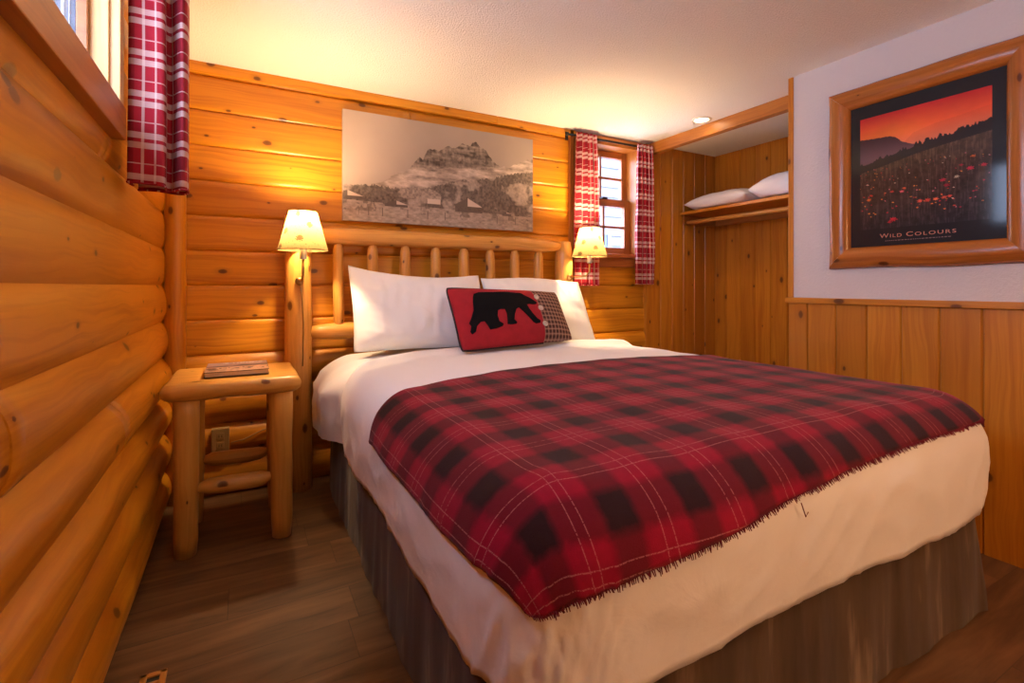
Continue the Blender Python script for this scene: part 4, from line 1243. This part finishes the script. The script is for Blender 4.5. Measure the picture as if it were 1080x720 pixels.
def letters(name, body, size, y, z, mat, parent, spacing=1.0, width=None):
    cv = bpy.data.curves.new(name, 'FONT'); cv.body = body; cv.size = size; cv.extrude = 0.0004; cv.space_character = spacing
    cv.align_x = 'CENTER'; cv.small_caps_scale = 0.8
    for ch, fm in zip(body, cv.body_format): fm.use_small_caps = True
    tmp = bpy.data.objects.new(name, cv); COL.objects.link(tmp)
    dg = bpy.context.evaluated_depsgraph_get()
    me = bpy.data.meshes.new_from_object(tmp.evaluated_get(dg))
    bpy.data.objects.remove(tmp)
    xs = [v.co.x for v in me.vertices]; k = width / (max(xs) - min(xs)) if width else 1
    for v in me.vertices: v.co = Vector((PXF - 0.0012 - v.co.z, y - v.co.x * k, z + v.co.y))
    me.materials.clear(); me.materials.append(mat)
    o = bpy.data.objects.new(name, me); COL.objects.link(o); o.parent = parent
    bm = bmesh.new(); bm.from_mesh(me); bmesh.ops.recalc_face_normals(bm, faces=bm.faces); bm.to_mesh(me); bm.free()
    return o
TYc = (IY0 + IY1) / 2 + 0.015
letters('title_word', 'Wild', 0.028, TYc + 0.098, IZ0 + 0.050, M['poster_text'], fp, 1.2, 0.088)
letters('title_word', 'Colours', 0.028, TYc - 0.052, IZ0 + 0.050, M['poster_text'], fp, 1.2, 0.178)
mb = MB(); rr = random.Random(4); y = TYc + 0.12
while y > TYc - 0.12:
    w_ = rr.uniform(0.003, 0.011)
    mb.box((PXF - 0.0012, y - w_, IZ0 + 0.0335), (PXF - 0.0008, y, IZ0 + 0.0365), 0, 1); y -= w_ + 0.0035
mb.build('caption_line', M['poster_small'], fp)
rebase(fp)

# magazine on the nightstand
bk = thing('book', 'thin landscape-cover booklet lying on the nightstand', 'book', (0.04, 2.55, NZ))
def cover_image(h=70, w=110):
    V, U = np.mgrid[0:h, 0:w]; u = U / (w - 1); v = V / (h - 1)
    n1 = fbm(h, w, 12, 20, 201, 3); c = np.zeros((h, w, 3))
    c[:] = lin((146, 118, 122)) ; c *= (0.55 + 0.9 * fbm(h, w, 5, 7, 205, 3))[..., None]
    r_ = np.interp(u[0], [0, .2, .4, .6, .75, 1], [.42, .36, .45, .30, .38, .30])[None, :]
    c = np.where((v > r_)[..., None], lin((58, 44, 48)) * (0.5 + n1)[..., None], c)
    c = np.where((v > .50)[..., None], lin((190, 150, 130)) * (0.5 + 0.9 * n1)[..., None], c)
    c = np.where(((v > .58) & (v < .82) & (fbm(h, w, 9, 22, 211, 2) > .56))[..., None], lin((70, 44, 36)), c)
    c = np.where(((v > 0.06) & (v < 0.17) & (u > .25) & (u < .92) & (fbm(h, w, 8, 40, 217, 1) > .35))[..., None], lin((196, 184, 180)), c)
    return c
bx0, bx1, by0, by1, bz = -0.148, 0.096, 2.405, 2.685, NZ + 0.004
def bkm(x, y): return (x + 0.018 * (y - by0) / 0.26 * (1 if x < 0 else 0.0), y)
mb = MB(); mb.box((bx0 + 0.004, by0 + 0.003, bz + 0.002), (bx1 - 0.003, by1 - 0.003, bz + 0.020), 0.001); mb.build('pages', M['paper'], bk)
mb = MB(); mb.box((bx0, by0, bz), (bx1, by1, bz + 0.0018), 0.0004); mb.build('back_cover', M['slot'], bk)
mb = MB(); mb.box((bx0, by0, bz + 0.0202), (bx1, by1, bz + 0.0222), 0.0004); mb.build('front_cover', M['slot'], bk)
picture_grid('cover_print', cover_image(), (bx0 + 0.001, by1 - 0.001, bz + 0.0226), (bx1 - bx0 - 0.002, 0, 0), (0, by0 - by1 + 0.002, 0), M['cover'], bk)
rebase(bk)

# outlet behind the nightstand
ol = thing('wall_outlet', 'beige double wall outlet on the logs behind the nightstand', 'outlet', (-0.11, BACK - 0.05, 0.28))
OX, OZ, OY = -0.108, 0.292, BACK - 0.052
mb = MB(); mb.box((OX - 0.040, OY - 0.006, OZ - 0.062), (OX + 0.040, OY + 0.03, OZ + 0.062), 0.003, 2); mb.build('cover_plate', M['outlet'], ol)
for dz in (0.024, -0.024):
    mb = MB(); mb.box((OX - 0.016, OY - 0.0085, OZ + dz - 0.016), (OX + 0.016, OY - 0.0062, OZ + dz + 0.016), 0.0008, 2); sk = mb.build('receptacle', M['outlet'], ol)
    mb = MB()
    for dx in (-0.006, 0.006): mb.box((OX + dx - 0.0012, OY - 0.0092, OZ + dz - 0.006), (OX + dx + 0.0012, OY - 0.0086, OZ + dz + 0.006), 0)
    mb.build('slots', M['slot'], sk)
rebase(ol)
mb = MB(); mb.tube([(-0.06, BACK - 0.055, 0.275), (0.0, BACK - 0.060, 0.285), (0.07, BACK - 0.056, 0.315), (0.14, BACK - 0.050, 0.335), (0.20, BACK - 0.052, 0.325)], 0.0035, 8)
tag(mb.build('power_cord', M['outlet']), 'thin beige cord running along the logs beside the outlet', 'cord')

# ------------------------------------------------------------------ curtains
def smooth_path(pts, n):
    pts = [Vector(p) for p in pts]; out = []
    m = len(pts) - 1
    for i in range(n + 1):
        t_ = i / n * m; k = min(int(t_), m - 1); f = t_ - k
        p0, p1, p2, p3 = pts[max(k - 1, 0)], pts[k], pts[k + 1], pts[min(k + 2, m)]
        out.append(0.5 * ((2 * p1) + (p2 - p0) * f + (2 * p0 - 5 * p1 + 4 * p2 - p3) * f * f + (3 * p1 - p0 - 3 * p2 + p3) * f ** 3))
    return out
def curtain_mesh(plan, z0, z1, n, sway=0.01, gather=0.0, seed=0, u0=0.0, zoff=None):
    base = smooth_path(plan, n); P = []; UV = []
    L = [0]
    for i in range(1, len(base)): L.append(L[-1] + (base[i] - base[i - 1]).length)
    c = sum(base, Vector((0, 0, 0))) / len(base)
    nz = 40
    for j in range(nz + 1):
        f = j / nz; z = z0 + (z1 - z0) * f; row = []; ur = []
        for i, p in enumerate(base):
            k = 1 - gather * f ** 3
            q = c + (p - c) * k
            q = Vector((q.x + sway * (1 - f) * mnoise.noise(Vector((L[i] * 6, z * 2, seed))), q.y + sway * (1 - f) * mnoise.noise(Vector((L[i] * 6, z * 2, seed + 5))), z))
            if zoff: q.z += zoff(i / n) * (1 - f) ** 2
            row.append(q); ur.append((u0 + L[i], z))
        P.append(row); UV.append(ur)
    mb = MB(); mb.quadgrid(P, UV)
    # doubled hem along the bottom
    P2 = []; UV2 = []
    for j in range(3):
        P2.append([Vector(p) for p in P[j * 2]]); UV2.append(UV[j * 2])
    return mb, P
def curtain(name, plan, z0, z1, label, n=120, **kw):
    mb, P = curtain_mesh(plan, z0, z1, n, **kw)
    t = thing(name, label, 'curtain', (plan[0][0], plan[0][1], z0), 'red plaid curtains')
    o = mb.build('curtain_cloth', M['curtain'], t, angle=80)
    so = o.modifiers.new('thick', 'SOLIDIFY'); so.thickness = 0.002; so.offset = 0
    mb = MB(); mb.tube([p + Vector((0, 0, -0.001)) for p in P[0]], 0.0035, 6, 0); mb.build('hem', M['curtain'], t)
    return rebase(t), P
cy = BACK - 0.098
def folds(x0, x1, k, amp):
    return [(x0 + (x1 - x0) * i / (2 * k), cy + (amp if i % 2 else -amp), 0) for i in range(2 * k + 1)]
curtain('curtain', folds(2.075, 2.30, 4, 0.022), 1.095, 2.20, 'red plaid curtain hanging behind the right lamp', gather=0.22, seed=1, sway=0.02)
curtain('curtain', folds(2.665, 2.845, 4, 0.022), 1.105, 2.195, 'red plaid curtain between the small window and the closet', gather=0.20, seed=4, sway=0.022)
curtain('curtain', [(-0.312, 1.964, 0), (-0.312, 1.898, 0), (-0.3057, 1.8705, 0), (-0.2666, 1.8672, 0), (-0.2287, 1.865, 0), (-0.2192, 1.887, 0), (-0.2252, 1.942, 0), (-0.2109, 1.9585, 0), (-0.1896, 1.92, 0), (-0.1754, 1.9035, 0), (-0.1635, 1.931, 0), (-0.1659, 1.997, 0), (-0.1955, 2.041, 0), (-0.2607, 2.019, 0), (-0.3105, 2.0465, 0)],
        1.409, 2.20, 'red plaid curtain bundled at the end of the left wall window', n=110, sway=0.006, seed=8, u0=0.012, zoff=lambda f: -0.012 * math.sin(f * 3.1))
# rods
cr = thing('curtain_rod', 'black iron curtain rod over the small window', 'curtain rod', (2.45, cy, 2.19)); cy = BACK - 0.058
mb = MB(); mb.tube([(2.05, cy, 2.188), (2.872, cy, 2.188)], 0.0075, 12, 0); mb.build('rod', M['iron'], cr)
for x in (2.052, 2.868):
    mb = MB(); mb.tube([(x - 0.012, cy, 2.188), (x - 0.006, cy, 2.188), (x + 0.006, cy, 2.188), (x + 0.012, cy, 2.188)], [0.006, 0.014, 0.014, 0.006], 12, 0); mb.build('finial', M['iron'], cr)
for x in (2.062, 2.858):
    mb = MB(); mb.tube([(x, cy, 2.186), (x, BACK - 0.02, 2.180)], 0.006, 8, 0); mb.box((x - 0.012, BACK - 0.040, 2.15), (x + 0.012, BACK - 0.032, 2.21), 0.002); mb.build('bracket', M['iron'], cr)
rebase(cr)
cr = thing('curtain_rod', 'black iron curtain rod over the left wall window', 'curtain rod', (-0.24, 1.1, 2.2))
mb = MB(); mb.tube([(-0.24, 0.36, 2.212), (-0.24, 2.08, 2.212)], 0.0075, 12, 0); mb.build('rod', M['iron'], cr)
for y in (0.39, 2.06):
    mb = MB(); mb.tube([(-0.24, y, 2.212), (LEFT + 0.02, y, 2.212)], 0.006, 8, 0); mb.build('bracket', M['iron'], cr)
rebase(cr)

# ------------------------------------------------------------------ closet shelf, rod, spare pillows
SZ = 1.708
sh = thing('closet_shelf', 'pine shelf board across the closet alcove', 'shelf', (3.45, 2.3, SZ - 0.03))
mb = MB(); mb.box((3.225, 1.525, SZ - 0.024), (CLX1 - 0.021, BACK - 0.021, SZ), 0.003, 1, 0.1); mb.build('shelf_board', M['panel'], sh)
mb = MB(); mb.box((3.26, BACK - 0.040, SZ - 0.095), (CLX1 - 0.022, BACK - 0.021, SZ - 0.025), 0.003, 0, 0.6); mb.build('cleat', M['trim'], sh)
mb = MB(); mb.box((CLX1 - 0.040, 1.53, SZ - 0.095), (CLX1 - 0.021, BACK - 0.042, SZ - 0.025), 0.003, 1, 0.6); mb.build('cleat', M['trim'], sh)
rebase(sh)
mb = MB(); mb.tube([(3.30, y, SZ - 0.085) for y in np.linspace(1.53, BACK - 0.042, 8)], 0.017, 14, 0.2)
tag(mb.build('closet_rail', M['peeled']), 'round wooden hanging rail under the closet shelf', 'rail')
o = pillow_mb(0.60, 0.40, 0.16, 9.0, wr=0.008, flat=0.045).build('pillow', M['pillow'], angle=80)
o.matrix_world = Matrix.Translation((3.44, 2.655, SZ + 0.062)) @ Matrix.Rotation(R(88), 4, 'Z')
tag(o, 'spare white pillow lying flat at the far end of the closet shelf', 'pillow', 'spare pillows on the closet shelf')
o = pillow_mb(0.62, 0.42, 0.24, 14.0, wr=0.008, flat=0.060).build('pillow', M['pillow'], angle=80)
o.matrix_world = Matrix.Translation((3.44, 2.035, SZ + 0.078)) @ Matrix.Rotation(R(92), 4, 'Z')
tag(o, 'plump spare white pillow on the closet shelf, partly behind the poster wall', 'pillow', 'spare pillows on the closet shelf')

# ------------------------------------------------------------------ recessed ceiling lights
def downlight(x, y, label, W):
    t = thing('ceiling_spotlight', label, 'ceiling light', (x, y, CEIL), 'recessed ceiling lights')
    mb = MB(); n = 32
    mb.quadgrid([[(x + r * math.cos(2 * math.pi * j / n), y + r * math.sin(2 * math.pi * j / n), z) for j in range(n)] for r, z in ((0.068, CEIL - 0.0005), (0.066, CEIL - 0.006), (0.050, CEIL - 0.006), (0.046, CEIL - 0.001))],
                [[(0, 0)] * (n + 1)] * 4, 0, True); mb.build('trim_ring', M['lightring'], t)
    mb = MB(); mb.poly([(x + 0.048 * math.cos(-2 * math.pi * j / n), y + 0.048 * math.sin(-2 * math.pi * j / n), CEIL - 0.0022) for j in range(n)]); mb.build('lamp_lens', M['lightlens'], t)
    l = bpy.data.lights.new('spot_light', 'SPOT'); l.energy = W; l.color = (1.0, 0.56, 0.27); l.spot_size = R(130); l.spot_blend = 0.9; l.shadow_soft_size = 0.05
    lo = bpy.data.objects.new('spot_light', l); COL.objects.link(lo); lo.location = (x, y, CEIL - 0.02); lo.parent = t
    rebase(t)
downlight(2.768, 2.362, 'small lit recessed ceiling light near the closet beam', 14)
downlight(1.25, -0.55, 'assumed recessed fill light, added unseen behind the viewpoint', 25)  # second downlight is assumed, added out of view as warm fill

# globe lamp added unseen behind the viewpoint as warm fill
pl = thing('fill_lamp', 'added frosted globe fill lamp, unseen behind the viewpoint', 'fill lamp', (1.5, -0.9, 0))
mb = MB(); mb.tube([(1.5, -0.9, z) for z in (0.0, 0.018, 0.03)], [0.14, 0.14, 0.03], 28, 0); mb.build('base', M['brass'], pl)
mb = MB(); mb.tube([(1.5, -0.9, z) for z in (0.03, 1.28)], 0.011, 12, 0); mb.build('pole', M['brass'], pl)
mb = MB(); zz = [-0.125 * math.cos(math.pi * i / 14) for i in range(15)]; mb.tube([(1.5, -0.9, 1.40 + z) for z in zz], [max(0.004, math.sqrt(max(0, 0.125 ** 2 - z * z))) for z in zz], 24, 0, caps=False); mb.build('globe', M['globe'], pl)
l = bpy.data.lights.new('lamp_light', 'POINT'); l.energy = 50; l.color = (1.0, 0.58, 0.28); l.shadow_soft_size = 0.05
lo = bpy.data.objects.new('lamp_light', l); COL.objects.link(lo); lo.location = (1.5, -0.9, 1.40); lo.parent = pl
rebase(pl)

# wooden floor register by the left wall
fv = thing('floor_vent', 'small wooden floor vent cover beside the left wall', 'vent', (-0.22, 1.6, 0))
mb = MB()
vx0, vx1, vy0, vy1, vh = -0.252, -0.190, 1.40, 1.69, 0.008
mb.box((vx0, vy1 - 0.014, 0), (vx1, vy1, vh), 0.002, 0, 0.1); mb.box((vx0, vy0, 0), (vx1, vy0 + 0.014, vh), 0.002, 0, 0.1)
mb.box((vx0, vy0, 0), (vx0 + 0.016, vy1, vh), 0.002, 1, 0.1); mb.box((vx1 - 0.016, vy0, 0), (vx1, vy1, vh), 0.002, 1, 0.1)
for k in range(1, 8): mb.box((vx0, vy1 - 0.014 - k * 0.034, 0), (vx1, vy1 - 0.004 - k * 0.034, vh - 0.001), 0.001, 0, 0.1)
mb.build('grille', M['peeled'], fv)
mb = MB(); mb.box((vx0 + 0.01, vy0 + 0.01, 0.0), (vx1 - 0.01, vy1 - 0.01, 0.002), 0); mb.build('duct_opening', M['slot'], fv)
rebase(fv)

# ------------------------------------------------------------------ world, daylight, camera
wd = bpy.data.worlds.new('world'); scene.world = wd; wd.use_nodes = True
nt = wd.node_tree; bg = nt.nodes['Background']
bg.inputs[0].default_value = (0.62, 0.74, 1.0, 1); bg.inputs[1].default_value = 15.0
def portal(loc, rot, sx, sy):
    l = bpy.data.lights.new('window_portal', 'AREA'); l.shape = 'RECTANGLE'; l.size = sx; l.size_y = sy; l.cycles.is_portal = True
    o = bpy.data.objects.new('window_portal', l); COL.objects.link(o); o.location = loc; o.rotation_euler = rot
portal((LEFT - 0.15, 1.125, 1.886), (0, R(-90), 0), 0.55, 1.36)
portal((2.48, BACK + 0.15, 1.74), (R(-90), 0, 0), 0.56, 0.88)

cam = bpy.data.cameras.new('camera'); co = bpy.data.objects.new('camera', cam); COL.objects.link(co)
cam.sensor_width = 36; cam.lens = 520 / 1080 * 36; cam.shift_y = -58 / 1080; cam.clip_start = 0.02
co.location = (0, 0, H); co.rotation_euler = (R(90), 0, R(-28.5))
scene.camera = co
vs = scene.view_settings
vs.view_transform = 'Standard'; vs.look = 'None'; vs.gamma = 1; vs.use_curve_mapping = False
vs.exposure = 0.25
